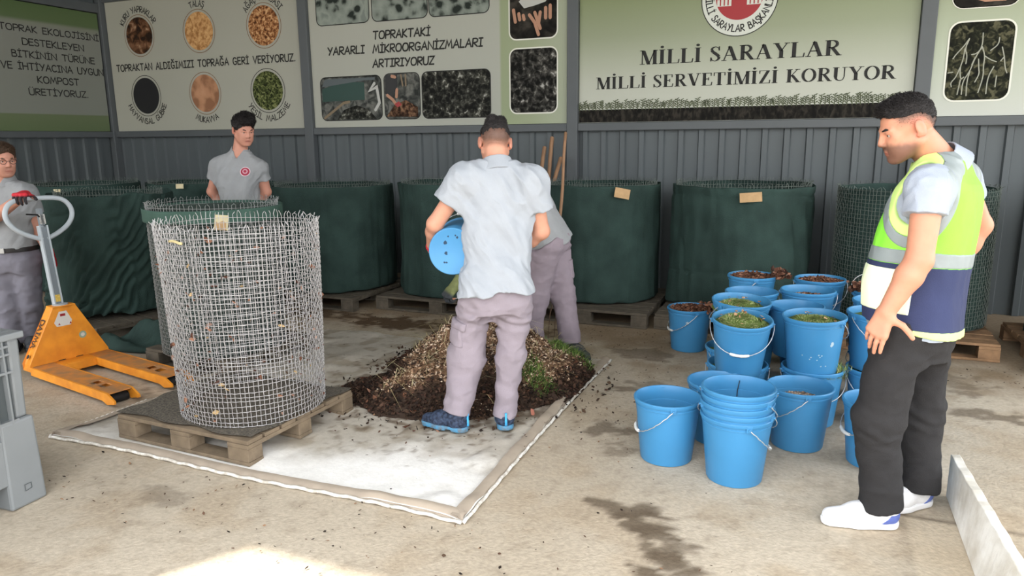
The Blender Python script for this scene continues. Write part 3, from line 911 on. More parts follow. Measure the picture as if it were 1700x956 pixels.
def mixc(c, m, rgb): return c*(1-m[..., None])+np.array(lin(rgb))*m[..., None]
dirt = np.clip(smooth01(ty+0.9*(n1-.5)-0.12*(tx+2.5), 2.62, 3.15), 0, 1)
tc_ = mixc(tc_, 0.85*dirt, (178, 169, 154))
tc_ = mixc(tc_, 0.6*smooth01(n2, .48, .68)*(0.12+0.88*dirt), (146, 132, 112))
tc_ = mixc(tc_, 0.35*smooth01(n3, .58, .75)*(0.10+0.85*dirt), (120, 106, 88))
near_pile = np.exp(-((tx+1.95)/1.0)**2-((ty-4.1)/.95)**2)
tc_ = mixc(tc_, 0.75*smooth01(near_pile+1.1*(n3-.5), .40, .85), (98, 80, 62))
m_tarp = M('woven_tarpaulin', (230, 228, 222), 0.6, 0.05, 60, 0.25, 45, attr=True, spec=0.3)
tarp = empty('tarpaulin', (-2.57, 3.77, 0), 0, 'dirty white tarpaulin spread on the concrete under the compost heap', 'tarpaulin')
o_ = np.array((-2.57, 3.77, 0))
obj('sheet', np_mesh('sheet', np.stack([tx, ty, tz], -1).reshape(-1, 3)-o_, grid_faces(190, 190), m_tarp, True, tc_.reshape(-1, 3)), tarp)
m_band = M('tarpaulin_hem', (172, 158, 142), 0.7, 0.18, 9)
m_cord = M('hem_cord', (236, 233, 226), 0.7, 0.5, 38, rgb2=(190, 182, 170))
def hem(us, vs, out):
    """hem band and cord along an edge of the sheet"""
    E = [tarp_xy(np.array(a), np.array(c)) for a, c in zip(us, vs)]
    n = len(E); V, F = [], []
    w = 0.055
    for (x, y) in E:
        for k, zz in ((0.0, 0.010), (0.35, .020), (1.0, .016)):
            xx, yy = float(x)-out[0]*w*k, float(y)-out[1]*w*k
            V.append((xx, yy, float(tarp_z(np.array(xx), np.array(yy)))*(k > 0)+zz*0.9))
    for i in range(n-1):
        for k in (0, 1):
            F.append((3*i+k, 3*i+3+k, 3*i+4+k, 3*i+1+k))
    o = obj('hem_band', np_mesh('hem_band', np.array(V)-o_, F, m_band, True), tarp); tag(o, 'brownish hem band')
    b = MB(); b.tube([Vector((float(x)+out[0]*.008-o_[0], float(y)+out[1]*.008-o_[1], 0.010+0.003*sin(i*1.3))) for i, (x, y) in enumerate(E)], 0.0085, 6)
    b.build('edge_cord', m_cord, tarp, smooth=True)
s_ = np.linspace(0, 1, 90)
hem(s_, s_*0, (0, -1)); hem(s_*0+1, s_, (1, 0)); hem(s_*0, s_*0.25, (-1, 0))

# ------------------------------------------------------------------ pallets
m_wood = M('weathered_pallet_wood', (128, 112, 92), 0.85, 0.3, 14, 0.3, 60, stretch=(1, 1, 1))
m_wood_dk = M('damp_grey_pallet_wood', (92, 84, 72), 0.9, 0.35, 14, 0.3, 60)
m_wood_mid = M('brown_pallet_wood', (140, 108, 78), 0.85, 0.35, 12, 0.3, 60)
def pallet(loc, rz, lx, ly, mat, label, group=None, nb=7, zt=0.132):
    """deck boards and skids run along x"""
    t = empty('wooden_pallet', loc, rz, label, 'pallet', group)
    bw = ly/nb
    for i in range(nb):
        b = MB(); y0 = -ly/2+i*bw
        b.box((-lx/2+random.uniform(0, .012), y0+0.006, zt-0.022), (lx/2-random.uniform(0, .012), y0+bw-0.010, zt+random.uniform(-.003, .0)))
        b.build('deck_board', mat, t, bevel=0.002)
    for xx in (-lx/2+0.07, 0, lx/2-0.07):
        b = MB(); b.box((xx-0.068, -ly/2, zt-0.044), (xx+0.068, ly/2, zt-0.0225)); b.build('stringer_board', mat, t, bevel=0.002)
    for yy in (-ly/2+0.05, 0, ly/2-0.05):
        for xx in (-lx/2+0.07, 0, lx/2-0.07):
            b = MB(); b.box((xx-0.068, yy-0.05, 0.0195), (xx+0.068, yy+0.05, zt-0.0445)); b.build('block', mat, t, bevel=0.003)
        b = MB(); b.box((-lx/2, yy-0.05, 0.0), (lx/2, yy+0.05, 0.019)); b.build('bottom_board', mat, t, bevel=0.002)
    return t

pallet((-2.975, 3.06, 0.012), radians(-2), 0.94, 0.85, m_wood, 'weathered wooden pallet on the tarpaulin under the bare wire cage')
BINS = [  # name, x, y, R
 ('A', -4.59, 6.26, 0.59), ('B', -3.27, 6.50, 0.60), ('C', -1.87, 6.68, 0.535), ('D', -0.62, 6.76, 0.64), ('E', 0.71, 6.62, 0.575)]
for (k, x, y, lx, ly, mt, lab) in (('A', -4.62, 6.2, 1.25, 1.1, m_wood_dk, 'dark wooden pallet under the green bin behind the bare wire cage'),
        ('B', -3.22, 6.42, 1.3, 1.15, m_wood_dk, 'grey wooden pallet under the green bin behind the tipped blue bucket'),
        ('C', -1.83, 6.55, 1.12, 1.15, m_wood_dk, 'grey wooden pallet under the tagged green bin right of the tool handles'),
        ('D', -0.60, 6.62, 1.24, 1.2, m_wood_dk, 'grey wooden pallet under the draped bin behind the blue buckets'),
        ('E', 0.70, 6.48, 1.14, 1.1, m_wood_mid, 'light brown wooden pallet behind the person in the safety vest')):
    pallet((x, y, 0), 0, lx, ly, mt, lab, 'pallets under the bins along the back wall', nb=8)
pallet((2.02, 6.20, 0), radians(4), 1.15, 1.1, m_wood_mid, 'brown wooden pallet at the right edge of the photo', 'pallets under the bins along the back wall', nb=8)
pallet((-5.72, 4.62, 0), radians(-14), 1.15, 1.05, m_wood_dk, 'dark wooden pallet under the draped bin behind the orange pallet truck')
pallet((-4.0, 4.10, 0.0), radians(-4), 0.86, 0.84, m_wood_dk, 'dark wooden pallet under the wire cage lined with green netting')

# ------------------------------------------------------------------ compost bins: wire cage inside, green netting outside
m_net = M('green_shade_netting', (49, 68, 63), 0.85, 0.34, 4.0, 0.5, 180, spec=0.2)
m_net_in = M('green_netting_inside', (26, 46, 40), 0.9, 0.3, 6.0, 0.4, 260, spec=0.15)
m_net_lt = M('faded_green_netting', (70, 96, 86), 0.85, 0.2, 8.0, 0.4, 260, spec=0.2)
m_wire = M('galvanised_wire', (188, 186, 186), 0.42, 0.12, 30, metal=0.55)
m_wire_dk = M('dull_dark_wire', (104, 112, 106), 0.6, 0.2, 30, metal=0.3)
m_compost = M('dark_compost', (58, 46, 36), 0.95, 0.5, 30, 0.6, 60)

def cage(b, H, rb, rt, nv, nh, rw, spike=0.035, z0=0.0, crimp=0.003, lean=(0, 0), wob=0.01, seed=0, z_from=0.0):
    """woven wire cylinder: verticals crimped over the hoops, loose wire ends on top"""
    rng = np.random.default_rng(seed)
    def R(th, z):
        return rb+(rt-rb)*(z/H)+wob*(np.sin(2*th+seed)+0.6*np.sin(3*th+seed*2+z*3))*(0.35+0.65*z/H)
    V, F = [], []
    def add(P, closed):
        n = len(P); base = sum(len(v) for v in V)
        if closed: T = np.roll(P, -1, 0)-np.roll(P, 1, 0)
        else: T = np.gradient(P, axis=0)
        T /= np.linalg.norm(T, axis=1)[:, None]
        N1 = P.copy(); N1[:, 2] = 0; N1 -= (N1*T).sum(1)[:, None]*T; N1 /= np.linalg.norm(N1, axis=1)[:, None]
        N2 = np.cross(T, N1)
        ring = np.stack([P+rw*(N1*cos(a)+N2*sin(a)) for a in (0.785, 2.356, 3.927, 5.498)], 1)
        V.append(ring.reshape(-1, 3))
        i = np.arange(n if closed else n-1); j = (i+1) % n
        for k in range(4):
            k2 = (k+1) % 4
            F.append(np.stack([i*4+k, i*4+k2, j*4+k2, j*4+k], 1)+base)
    zs = np.linspace(z_from, H, nh)
    for q in range(nv):
        th = 2*pi*(q+rng.uniform(-.12, .12))/nv
        z = np.concatenate([zs, [H+spike*.5, H+spike*rng.uniform(.7, 1.15)]])
        r = R(th, np.minimum(z, H))+crimp*np.where((np.arange(len(z))+q) % 2 == 0, 1, -1)
        r[-1] += rng.uniform(-.016, .016); t = th+0*z; t[-1] += rng.uniform(-.03, .03)
        add(np.stack([r*np.cos(t)+lean[0]*z/H, r*np.sin(t)+lean[1]*z/H, z+z0], 1), False)
    for i, zz in enumerate(zs):
        t = 2*pi*np.arange(nv)/nv; jz = rng.uniform(-.004, .004)
        r = R(t, zz)-crimp*np.where((i+np.arange(nv)) % 2 == 0, 1, -1)
        add(np.stack([r*np.cos(t)+lean[0]*zz/H, r*np.sin(t)+lean[1]*zz/H, 0*t+zz+z0+jz+0.004*np.sin(3*t+i)], 1), True)
    b_v, b_f = np.concatenate(V), np.concatenate(F)
    return b_v, b_f

def netting(H, rb, rt, z0=0, nt=220, nz=56, fold=0.012, kf=5.0, seed=0, top_wave=0.012, bot_wave=0.02, flare=None, diag=0.0, mat=None, thick=0.004):
    """hanging cloth cylinder with real folds"""
    th = np.linspace(0, 2*pi, nt+1)[:-1]; s = np.linspace(0, 1, nz)
    T, Sx = np.meshgrid(th, s, indexing='ij')
    cx, cy = np.cos(T), np.sin(T)
    top = H+top_wave*(fbm(cx*3+seed, cy*3, 0*T, 2)-.5)*2
    bot = bot_wave*(fbm(cx*4+seed, cy*4, 0*T+5, 2)-.2)*2
    z = bot+(top-bot)*Sx
    r = rb+(rt-rb)*Sx
    f1 = fbm(cx*kf+seed, cy*kf, z*0.9+seed, 3)-.5
    f2 = fbm(cx*2.2+seed+9, cy*2.2, z*2.6, 3)-.5
    amp = fold*(1.2-0.6*Sx)
    r = r+amp*2.2*f1+fold*1.6*f2
    f3 = np.abs(fbm(cx*kf*2.2+z*1.5+seed, cy*kf*2.2, z*1.6-cx*2, 3)-.5)
    r = r+fold*.9*(f3-.15)
    if diag > 0:
        ph = (T*rb*30.0-z*27.0)+9*f2+5*f1
        r = r+diag*(np.abs(np.sin(ph))-.6)*smooth01(fbm(cx*2+4, cy*2, z*1.5, 2), .3, .6)*(1.15-0.75*Sx)
    if flare is not None:
        r = r+flare(T, Sx)
    P = np.stack([r*cx, r*cy, z+z0], -1).reshape(-1, 3)
    i = np.arange(nt); F = []
    for k in range(nz-1):
        F.append(np.stack([i*nz+k, ((i+1) % nt)*nz+k, ((i+1) % nt)*nz+k+1, i*nz+k+1], 1))
    return P, np.concatenate(F)

def compost_bin(loc, H, R, label, group=None, seed=0, wire_out=False, inner_dark=True, **kw):
    t = empty('compost_bin', loc, 0, label, 'compost bin', group)
    Pv, Fv = netting(H, R+0.012, R+0.008, seed=seed, **kw)
    o = obj('netting', np_mesh('netting', Pv, Fv, [m_net], True), t)
    sm = o.modifiers.new('thickness', 'SOLIDIFY'); sm.thickness = 0.006; sm.offset = -1
    ncirc = int(2*pi*R/0.03); win = kw.get('diag', 0)+.022
    Vc, Fc = cage(None, H-0.005+0.01*(not wire_out), R+(0.022 if wire_out else -win), R+(0.020 if wire_out else -win), ncirc, 34 if wire_out else 6, 0.002 if wire_out else 0.0022, spike=0.03, wob=0.004, seed=seed, z_from=0.02 if wire_out else H*0.8)
    obj('wire_mesh', np_mesh('wire_mesh', Vc, Fc, m_wire_dk, True), t)
    b = MB(); b.lathe([(0.0, H*0.55), (R-0.05, H*0.5), (R-0.05, H*0.46), (0.0, H*0.46)], 40); b.build('compost_fill', m_compost, t, smooth=True)
    return t
ZP = 0.136
GB = 'green netting compost bins along the back wall'
compost_bin((-4.59, 6.26, ZP), 1.02, .59, 'round green bin directly behind the bare wire cage', GB, 1, fold=.022, kf=4)
compost_bin((-3.27, 6.50, ZP), 1.05, .585, 'green bin behind the worker tipping the bucket', GB, 2, fold=.030, kf=3.5, bot_wave=.01)
compost_bin((-1.87, 6.68, ZP), 1.045, .525, 'green bin with a tilted cardboard tag, right of the tool handles', GB, 3, fold=.020, kf=4)
compost_bin((0.71, 6.62, ZP), 1.05, .55, 'green bin behind the person in the safety vest', GB, 5, wire_out=True, fold=.006)
compost_bin((2.02, 6.28, ZP), 1.06, .53, 'green bin cut off by the right edge of the photo', GB, 6, fold=.02)
def flareD(T, S):
    return -.012*np.exp(-((S-.30-.02*np.sin(3*T))/.012)**2)-.012*np.exp(-((S-.93-.015*np.sin(5*T))/.015)**2)+.014*np.abs(np.sin(T*9+S*5))*(S < .9)*np.exp(-((T-5.6)/.5)**2)+0.05*np.exp(-((((T+0.9+pi) % (2*pi))-pi)/.25)**2)*(1-.3*S)+0.035*(1-S)*np.exp(-((((T+1.9+pi) % (2*pi))-pi)/.8)**2)+0.03*np.exp(-((((T+0.45+pi) % (2*pi))-pi)/.12)**2)*(1-S)
compost_bin((-0.62, 6.76, ZP), 1.05, .59, 'wide draped green bin with cardboard tag behind the blue buckets', GB, 4, fold=.034, kf=3.2, flare=flareD, bot_wave=.03)
def flareL(T, S): return -0.10*(1-S)*np.exp(-((((T+0.5+pi) % (2*pi))-pi)/.9)**2)+0.05*(1-S)
compost_bin((-5.78, 4.63, ZP), 1.03, .50, 'baggy draped green bin behind the orange pallet truck', None, 8, fold=.03, diag=.055, flare=flareL, top_wave=.03, bot_wave=.05)
compost_bin((-7.55, 5.75, 0.02), 1.14, .56, 'wire rimmed green bin along the left wall, farthest left of all the bins', 'bins along the left wall', 9, fold=.012)
compost_bin((-6.75, 6.55, 0.02), 1.12, .52, 'green bin deep in the left corner behind the draped bin', 'bins along the left wall', 10, fold=.014)
compost_bin((-5.78, 6.45, 0.02), 1.10, .42, 'narrow green bin at the back wall behind the person with hands behind back', None, 11, fold=.02, top_wave=.04)

# bare wire cage on the tarpaulin, netted cage behind it
t = empty('wire_cage', (-2.862, 3.06, 0.158), 0, 'bare round cage of galvanised wire mesh standing on the front pallet', 'wire cage')
Vc, Fc = cage(None, 1.0, .385, .418, 108, 38, .0020, spike=.04, crimp=.0035, lean=(-.015, 0), wob=.010, seed=21)
obj('wire_mesh', np_mesh('wire_mesh', Vc, Fc, m_wire, True), t)
b = MB(); b.tube([(.02*i-.05, -.43-.004*i % 2, .965+.004*sin(i)) for i in range(6)], .007, 6); tag(b.build('tie', M('yellow_tie', (206, 190, 140), .7), t, smooth=True), 'pale yellow tie')
rng = np.random.default_rng(77); n_ = 170; th_ = rng.uniform(0, 2*pi, n_); zq = rng.uniform(.03, .95, n_)
STUCK = (t, np.stack([(.385+.033*zq)*np.cos(th_)-.015*zq, (.385+.033*zq)*np.sin(th_), zq], 1))
t = empty('wire_cage', (-3.985, 4.02, 0.136), 0, 'wire mesh cage lined with green netting behind the bare cage', 'wire cage')
Vc, Fc = cage(None, 1.03, .43, .445, 104, 38, .0018, spike=.03, crimp=.003, wob=.006, seed=22)
obj('wire_mesh', np_mesh('wire_mesh', Vc, Fc, M('dusty_wire', (150, 152, 150), .5, .15, 30, metal=.4), True), t)
Pv, Fv = netting(1.0, .42, .43, seed=5, fold=.005, top_wave=.004, bot_wave=.004)
o = obj('netting_lining', np_mesh('netting_lining', Pv, Fv, M('grey_green_lining', (58, 70, 64), .9, .35, 12, .4, 200), True), t)
o.modifiers.new('thickness', 'SOLIDIFY').thickness = .005
Pv, Fv = netting(.092, .468, .470, z0=.925, seed=6, fold=.004, top_wave=.004, bot_wave=.006, nz=8)
o = obj('netting_hem', np_mesh('netting_hem', Pv, Fv, m_net_lt, True), t); o.modifiers.new('thickness', 'SOLIDIFY').thickness = .004

# cardboard tags hung on the rims
m_card = M('cardboard', (178, 146, 106), .85, .15, 25)
m_card_pale = M('pale_cardboard', (206, 194, 158), .85, .12, 25)
def cardboard(c, w, h, rz, roll, mat, label, lower=None):
    b = MB(); R_ = Matrix.Translation(c) @ Matrix.Rotation(rz, 4, 'Z') @ Matrix.Rotation(radians(-8), 4, 'X') @ Matrix.Rotation(roll, 4, 'Y')
    n = 8
    for i in range(n):
        x0, x1 = -w/2+w*i/n, -w/2+w*(i+1)/n
        c0, c1 = 0.006*cos(pi*(i/n-.5)), 0.006*cos(pi*((i+1)/n-.5))
        zz0, zz1 = -h/2+random.uniform(-.002, .002), h/2+random.uniform(-.002, .002)
        b.add([R_ @ Vector(p) for p in ((x0,-c0,-h/2),(x1,-c1,-h/2),(x1,-c1,h/2),(x0,-c0,h/2),(x0,.004-c0,-h/2),(x1,.004-c1,-h/2),(x1,.004-c1,h/2),(x0,.004-c0,h/2))],
              [(0,1,2,3),(5,4,7,6),(0,4,5,1),(3,2,6,7),(0,3,7,4),(1,5,6,2)])
    o = b.build('cardboard_tag', mat); tag(o, label, 'tag', 'cardboard tags on the bins')
    if lower:
        b = MB(); q = [R_ @ Vector(p) for p in ((-w/2+.004,-.0075,-h/2),(w/2-.01,-.0075,-h/2),(w/2-.012,-.0075,.0),(.01,-.008,.012),(-.02,-.008,-.004),(-w/2+.006,-.0075,.008))]
        b.add(q, [tuple(range(6))]); b.build('torn_layer', lower, o)
    return o
def V_on(cx, cy, R, deg, z): return Vector((cx+R*cos(radians(deg)), cy+R*sin(radians(deg)), z))
cardboard(V_on(-1.87, 6.68, .575, -57, 1.125), .135, .085, radians(33), radians(12), m_card, 'tilted brown cardboard tag on the bin right of the tool handles')
cardboard(V_on(-.62, 6.76, .66, -79, 1.12), .17, .075, radians(11), radians(-4), m_card, 'level brown cardboard tag on the wide draped bin')
cardboard(V_on(-3.985, 4.02, .485, -41, 1.075), .085, .10, radians(40), radians(6), m_card_pale, 'pale torn cardboard tag on the netted wire cage', m_card)
cardboard(Vector((-7.27, 5.22, 1.10)), .07, .06, radians(28), 0, m_card_pale, 'small pale tag on the wire rimmed bin at the left wall')
cardboard(Vector((-6.47, 6.06, 1.12)), .08, .05, radians(28), 0, m_card_pale, 'small whitish tag on the bin in the left corner')

# netting thrown on the floor, and the mat of netting on the pallet
nx_, ny2 = 70, 46
U, Vv = np.meshgrid(np.linspace(-1, 1, nx_), np.linspace(-1, 1, ny2), indexing='ij')
rr = np.sqrt(U**2+Vv**2)
hz = np.clip(1-np.maximum(np.abs(U), np.abs(Vv))**2.2, 0, 1)**.6
z = 0.012+hz*(0.11+0.09*np.sin(U*3+Vv*5+2*fbm(U*2, Vv*2, 0*U))*hz+0.05*(fbm(U*4, Vv*4, 0*U+2)-.5))
P = np.stack([U*.36+.05*Vv, Vv*.24, np.maximum(z, .012)], -1).reshape(-1, 3)
o = obj('shade_net', np_mesh('shade_net', P, grid_faces(nx_, ny2), m_net, True)); o.location = (-4.86, 4.12, 0); o.rotation_euler = (0, 0, radians(10))
o.modifiers.new('thickness', 'SOLIDIFY').thickness = .01
tag(o, 'crumpled green netting lying on the floor behind the pallet truck forks', 'netting')
U, Vv = np.meshgrid(np.linspace(-1, 1, 60), np.linspace(-1, 1, 50), indexing='ij')
P = np.stack([U*.47+.015*np.sin(Vv*9), Vv*.40+.015*np.sin(U*8), .006+.006*fbm(U*5, Vv*5, 0*U)], -1).reshape(-1, 3)
o = obj('net_mat', np_mesh('net_mat', P, grid_faces(60, 50), M('dusty_grey_net', (112, 104, 92), .9, .45, 90, .5, 200, rgb2=(66, 62, 56)), True)); o.location = (-2.98, 3.06, .144); o.rotation_euler = (0, 0, radians(-2))
tag(o, 'thin dusty net mat laid over the front pallet', 'netting')

# ------------------------------------------------------------------ pallet truck
m_orange = M('orange_painted_steel', (244, 160, 50), .42, .10, 9, .03, 60, rgb2=(222, 138, 42))
m_orange_worn = M('worn_orange_deck', (206, 132, 60), .6, .4, 12, .05, 60, rgb2=(160, 120, 84))
m_grey_paint = M('light_grey_paint', (176, 184, 190), .4, .05, 6)
m_dark_grey = M('mid_grey_paint', (120, 128, 134), .45, .06, 6)
m_black = M('black_rubber', (26, 26, 27), .7)
m_stick = M('white_sticker', (216, 214, 208), .5)
jk = empty('pallet_truck', (-4.83, 3.43, 0), radians(-11), 'orange hand pallet truck with light grey loop handle beside the front pallet', 'pallet truck')
for s in (-1, 1):     # forks: inverted channel, open bottom, chamfered tip with roller window
    y0, y1 = (.105, .27) if s > 0 else (-.27, -.105)
    b = MB()
    prof = [(-.05, .085), (.93, .085), (1.0, .055), (1.0, .035), (.93, .035), (-.05, .035)]
    b.box((-.05, y0+.012, .078), (.62, y1-.012, .086)); b.box((.80, y0+.012, .078), (.95, y1-.012, .086))
    b.box((.62, y0+.012, .078), (.80, y0+.05, .086)); b.box((.62, y1-.05, .078), (.80, y1-.012, .086)); b.box((.69, y0+.05, .078), (.72, y1-.05, .086))
    fk = b.build('fork', m_orange_worn, jk, bevel=.002)
    for yy in (y0, y1-.012):
        b = MB(); b.prism([(p[0], yy, p[1]) for p in ((-.05, .086), (.94, .086), (1.02, .05), (1.02, .03), (.93, .012), (.88, .03), (-.05, .03))], (0, .012, 0)); b.build('side_plate', m_orange, fk)
    b = MB(); b.tube([(.90, y0+.02, .03), (.90, y1-.02, .03)], .03, 14); b.build('load_roller', m_black, fk, auto=40)
b = MB()    # tapered body: front plate facing the forks, folded side flanges
zb, ztop = .05, .47
def plate(y, z): return (-.055+(.0)*z, y, z)
b.prism([(-.06, -.27, zb), (-.06, .27, zb), (-.06, .27, .10), (-.06, .075, ztop), (-.06, -.075, ztop), (-.06, -.27, .10)], (.014, 0, 0))
b.prism([(-.06, -.27, zb), (-.06, -.27, .10), (-.06, -.075, ztop), (-.17, -.075, ztop), (-.19, -.27, .10), (-.19, -.27, zb)], (0, .012, 0)) if False else None
for s in (-1, 1):
    P = [(-.06, s*.27, zb), (-.06, s*.27, .10), (-.06, s*.075, ztop), (-.14, s*.075, ztop), (-.16, s*.27, .10), (-.16, s*.27, zb)]
    b.add([Vector(p) for p in P]+[Vector((p[0], p[1]-s*.012, p[2])) for p in P], [(0,1,2,3,4,5), (11,10,9,8,7,6)]+[(i, (i+1) % 6, (i+1) % 6+6, i+6) for i in range(6)])
b.box((-.14, -.078, ztop-.012), (-.046, .078, ztop+.004))
b.box((-.05, -.11, .03), (.09, .11, .086))
b.build('body', m_orange, jk, bevel=.003)
# lettering down the near flange
def fl(u, v):   # u along flange downwards from the top, v across
    p0, p1 = Vector((-.10, -.0755, ztop)), Vector((-.11, -.2705, .10))
    d = (p1-p0); L = d.length; d /= L
    n = Vector((0, -(ztop-.10), -(.27-.075))).normalized(); n = Vector((0, -.885, .466))
    a = Vector((1, 0, 0))
    return p0+d*u+a*(v-.022)+n*.003
b = MB(); hand_text(b, 'DAIMA', .10, .30, 0.0, .05, lambda u, v: fl(u, v), w=.2); b.build('lettering', M('dark_print', (58, 40, 24), .5), jk)
b = MB(); b.add([fl(.365+.016*cos(2*pi*k/16), .022+.016*sin(2*pi*k/16)) for k in range(16)], [tuple(range(16))]); b.build('bolt_hole', m_black, jk)
b = MB(); tri = [(-.045, -.055), (-.06, -.025), (-.02, .05), (.03, .05), (.06, -.02), (.05, -.055)]
b.add([(-.0455, p[0]-.02, .385+p[1]) for p in tri], [tuple(range(6))]); st = b.build('warning_sticker', m_stick, jk)
b = MB()
for (yy, zz) in ((-.055, .340), (.02, .338)): b.add([(-.0452, yy, zz), (-.0452, yy+.016, zz), (-.0452, yy+.008, zz+.016)], [(0, 1, 2)])
b.add([(-.0452, -.035, .40), (-.0452, .0, .40), (-.0452, .0, .418), (-.0452, -.035, .418)], [(0, 1, 2, 3)])
b.build('sticker_print', m_logo_red, st)
b = MB(); b.add([(-.0455, .10+.026*cos(2*pi*k/24), .24+.026*sin(2*pi*k/24)) for k in range(24)], [tuple(range(24))]); st = b.build('round_sticker', M('pale_green_sticker', (150, 172, 150), .5), jk)
b = MB(); b.add([(-.0452, .10+.014*cos(2*pi*k/12), .24+.014*sin(2*pi*k/12)) for k in range(12)], [tuple(range(12))]); b.build('sticker_print', m_stick, st)
b = MB(); b.tube([(-.10, 0, .03), (-.10, 0, .48)], .05, 16); b.box((-.15, -.06, .12), (-.05, .06, .3)); b.build('hydraulic_pump', m_grey_paint, jk, auto=40)
for s in (-1, 1):
    b = MB(); b.tube([(-.13, s*.035, .085), (-.13, s*.085, .085)], .085, 20); b.build('steering_wheel', m_black, jk, auto=40)
# tiller: rectangular bar, loop grip
hx0, hz0, hx1, hz1 = -.13, .46, -.205, 1.02
def tl(t, y, off=0): return Vector((hx0+(hx1-hx0)*t, y, hz0+(hz1-hz0)*t))
d_ = (tl(1, 0)-tl(0, 0)).normalized(); nrm2 = Vector((d_.z, 0, -d_.x))
b = MB(); w_ = .03
for (y0, y1, o0, o1) in ((-w_, -w_+.012, -.022, .022), (w_-.012, w_, -.022, .022), (-w_, w_, -.022, -.014)):
    P = []
    for t_ in (0, 1.02):
        for (y, o2) in ((y0, o0), (y1, o0), (y1, o1), (y0, o1)):
            P.append(tl(t_, y)+nrm2*o2)
    b.add(P, [(3,2,1,0),(4,5,6,7),(0,1,5,4),(1,2,6,5),(2,3,7,6),(3,0,4,7)])
b.build('tiller', m_grey_paint, jk, bevel=.002)
b = MB(); P = []
for t_ in (0.02, 1.0):
    for (y, o2) in ((-w_+.0122, -.0135), (w_-.0122, -.0135), (w_-.0122, .012), (-w_+.0122, .012)): P.append(tl(t_, y)+nrm2*o2)
b.add(P, [(3,2,1,0),(4,5,6,7),(0,1,5,4),(1,2,6,5),(2,3,7,6),(3,0,4,7)]); b.build('tiller_web', m_dark_grey, jk)
b = MB(); c0 = tl(1.0, 0)
def lp(y, s): return c0+d_*s+Vector((0, y, 0))
pts = [lp(-.015, -.085), lp(-.10, -.05), lp(-.175, .0), lp(-.215, .06), lp(-.218, .12), lp(-.185, .175), lp(-.13, .20), lp(0, .205), lp(.13, .20), lp(.185, .175), lp(.218, .12), lp(.215, .06), lp(.175, .0), lp(.10, -.05), lp(.015, -.085)]
pp = [tuple(p) for p in pts]
for _ in range(2):
    q = [pp[0]]
    for a, c in zip(pp[:-1], pp[1:]): q += [tuple(a[i]*.75+c[i]*.25 for i in range(3)), tuple(a[i]*.25+c[i]*.75 for i in range(3))]
    q.append(pp[-1]); pp = q
b.tube(pp, .0165, 10); b.build('loop_grip', m_grey_paint, jk, auto=50)
b = MB(); b.box((-.012, -.024, .0), (.012, .024, .12), mat=Matrix.Translation(tl(1.02, 0)) @ d_.to_track_quat('Z', 'Y').to_matrix().to_4x4()); hd = b.build('control_head', m_dark_grey, jk, bevel=.003)
b = MB(); p = tl(1.0, 0)+nrm2*.024; b.add([p+Vector((0, y, 0))+d_*s for (y, s) in ((-.02, .02), (.02, .02), (.02, .09), (-.02, .09))], [(0,1,2,3)]); b.build('instruction_label', M('worn_label', (188, 186, 180), .6, .4, 120), jk)
b = MB(); p = tl(0.02, 0)+nrm2*.0135; b.add([p+Vector((0, y, 0))+d_*s for (y, s) in ((-.018, .02), (.018, .02), (.018, .07), (-.018, .07))], [(0,1,2,3)]); b.build('caution_label', M('yellow_label', (226, 190, 90), .6, .3, 90), jk)
b = MB(); b.tube([c0+Vector((.02, -.10, .10)), c0+Vector((.02, -.03, .09)), c0+Vector((.0, 0, .06))], .006, 6); b.build('release_lever', m_black, jk, auto=40)

# ------------------------------------------------------------------ grey plastic pallet box at the left
m_crate = M('grey_plastic', (124, 128, 130), .5, .06, 6, .02, 40)
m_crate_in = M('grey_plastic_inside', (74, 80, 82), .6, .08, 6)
cr = empty('plastic_pallet_box', (-3.205, 2.06, 0), radians(3), 'big ribbed grey plastic box with corner feet at the left edge', 'plastic box')
W_, D_, H_ = 1.0, 1.2, .79     # x from -W..0, y from -D..0
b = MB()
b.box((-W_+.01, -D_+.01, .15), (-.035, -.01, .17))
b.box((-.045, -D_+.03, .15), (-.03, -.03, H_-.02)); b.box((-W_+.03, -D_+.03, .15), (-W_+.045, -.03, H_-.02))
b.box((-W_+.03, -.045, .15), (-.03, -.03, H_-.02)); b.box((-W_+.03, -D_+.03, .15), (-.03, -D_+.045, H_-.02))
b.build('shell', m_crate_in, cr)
b = MB()
for (x0, x1, y0, y1) in ((-.06, .0, -D_, 0), (-W_, -W_+.06, -D_, 0), (-W_+.06, -.06, -.06, 0), (-W_+.06, -.06, -D_, -D_+.06)):
    b.box((x0, y0, H_-.03), (x1, y1, H_))
b.build('rim', m_crate, cr, bevel=.006)
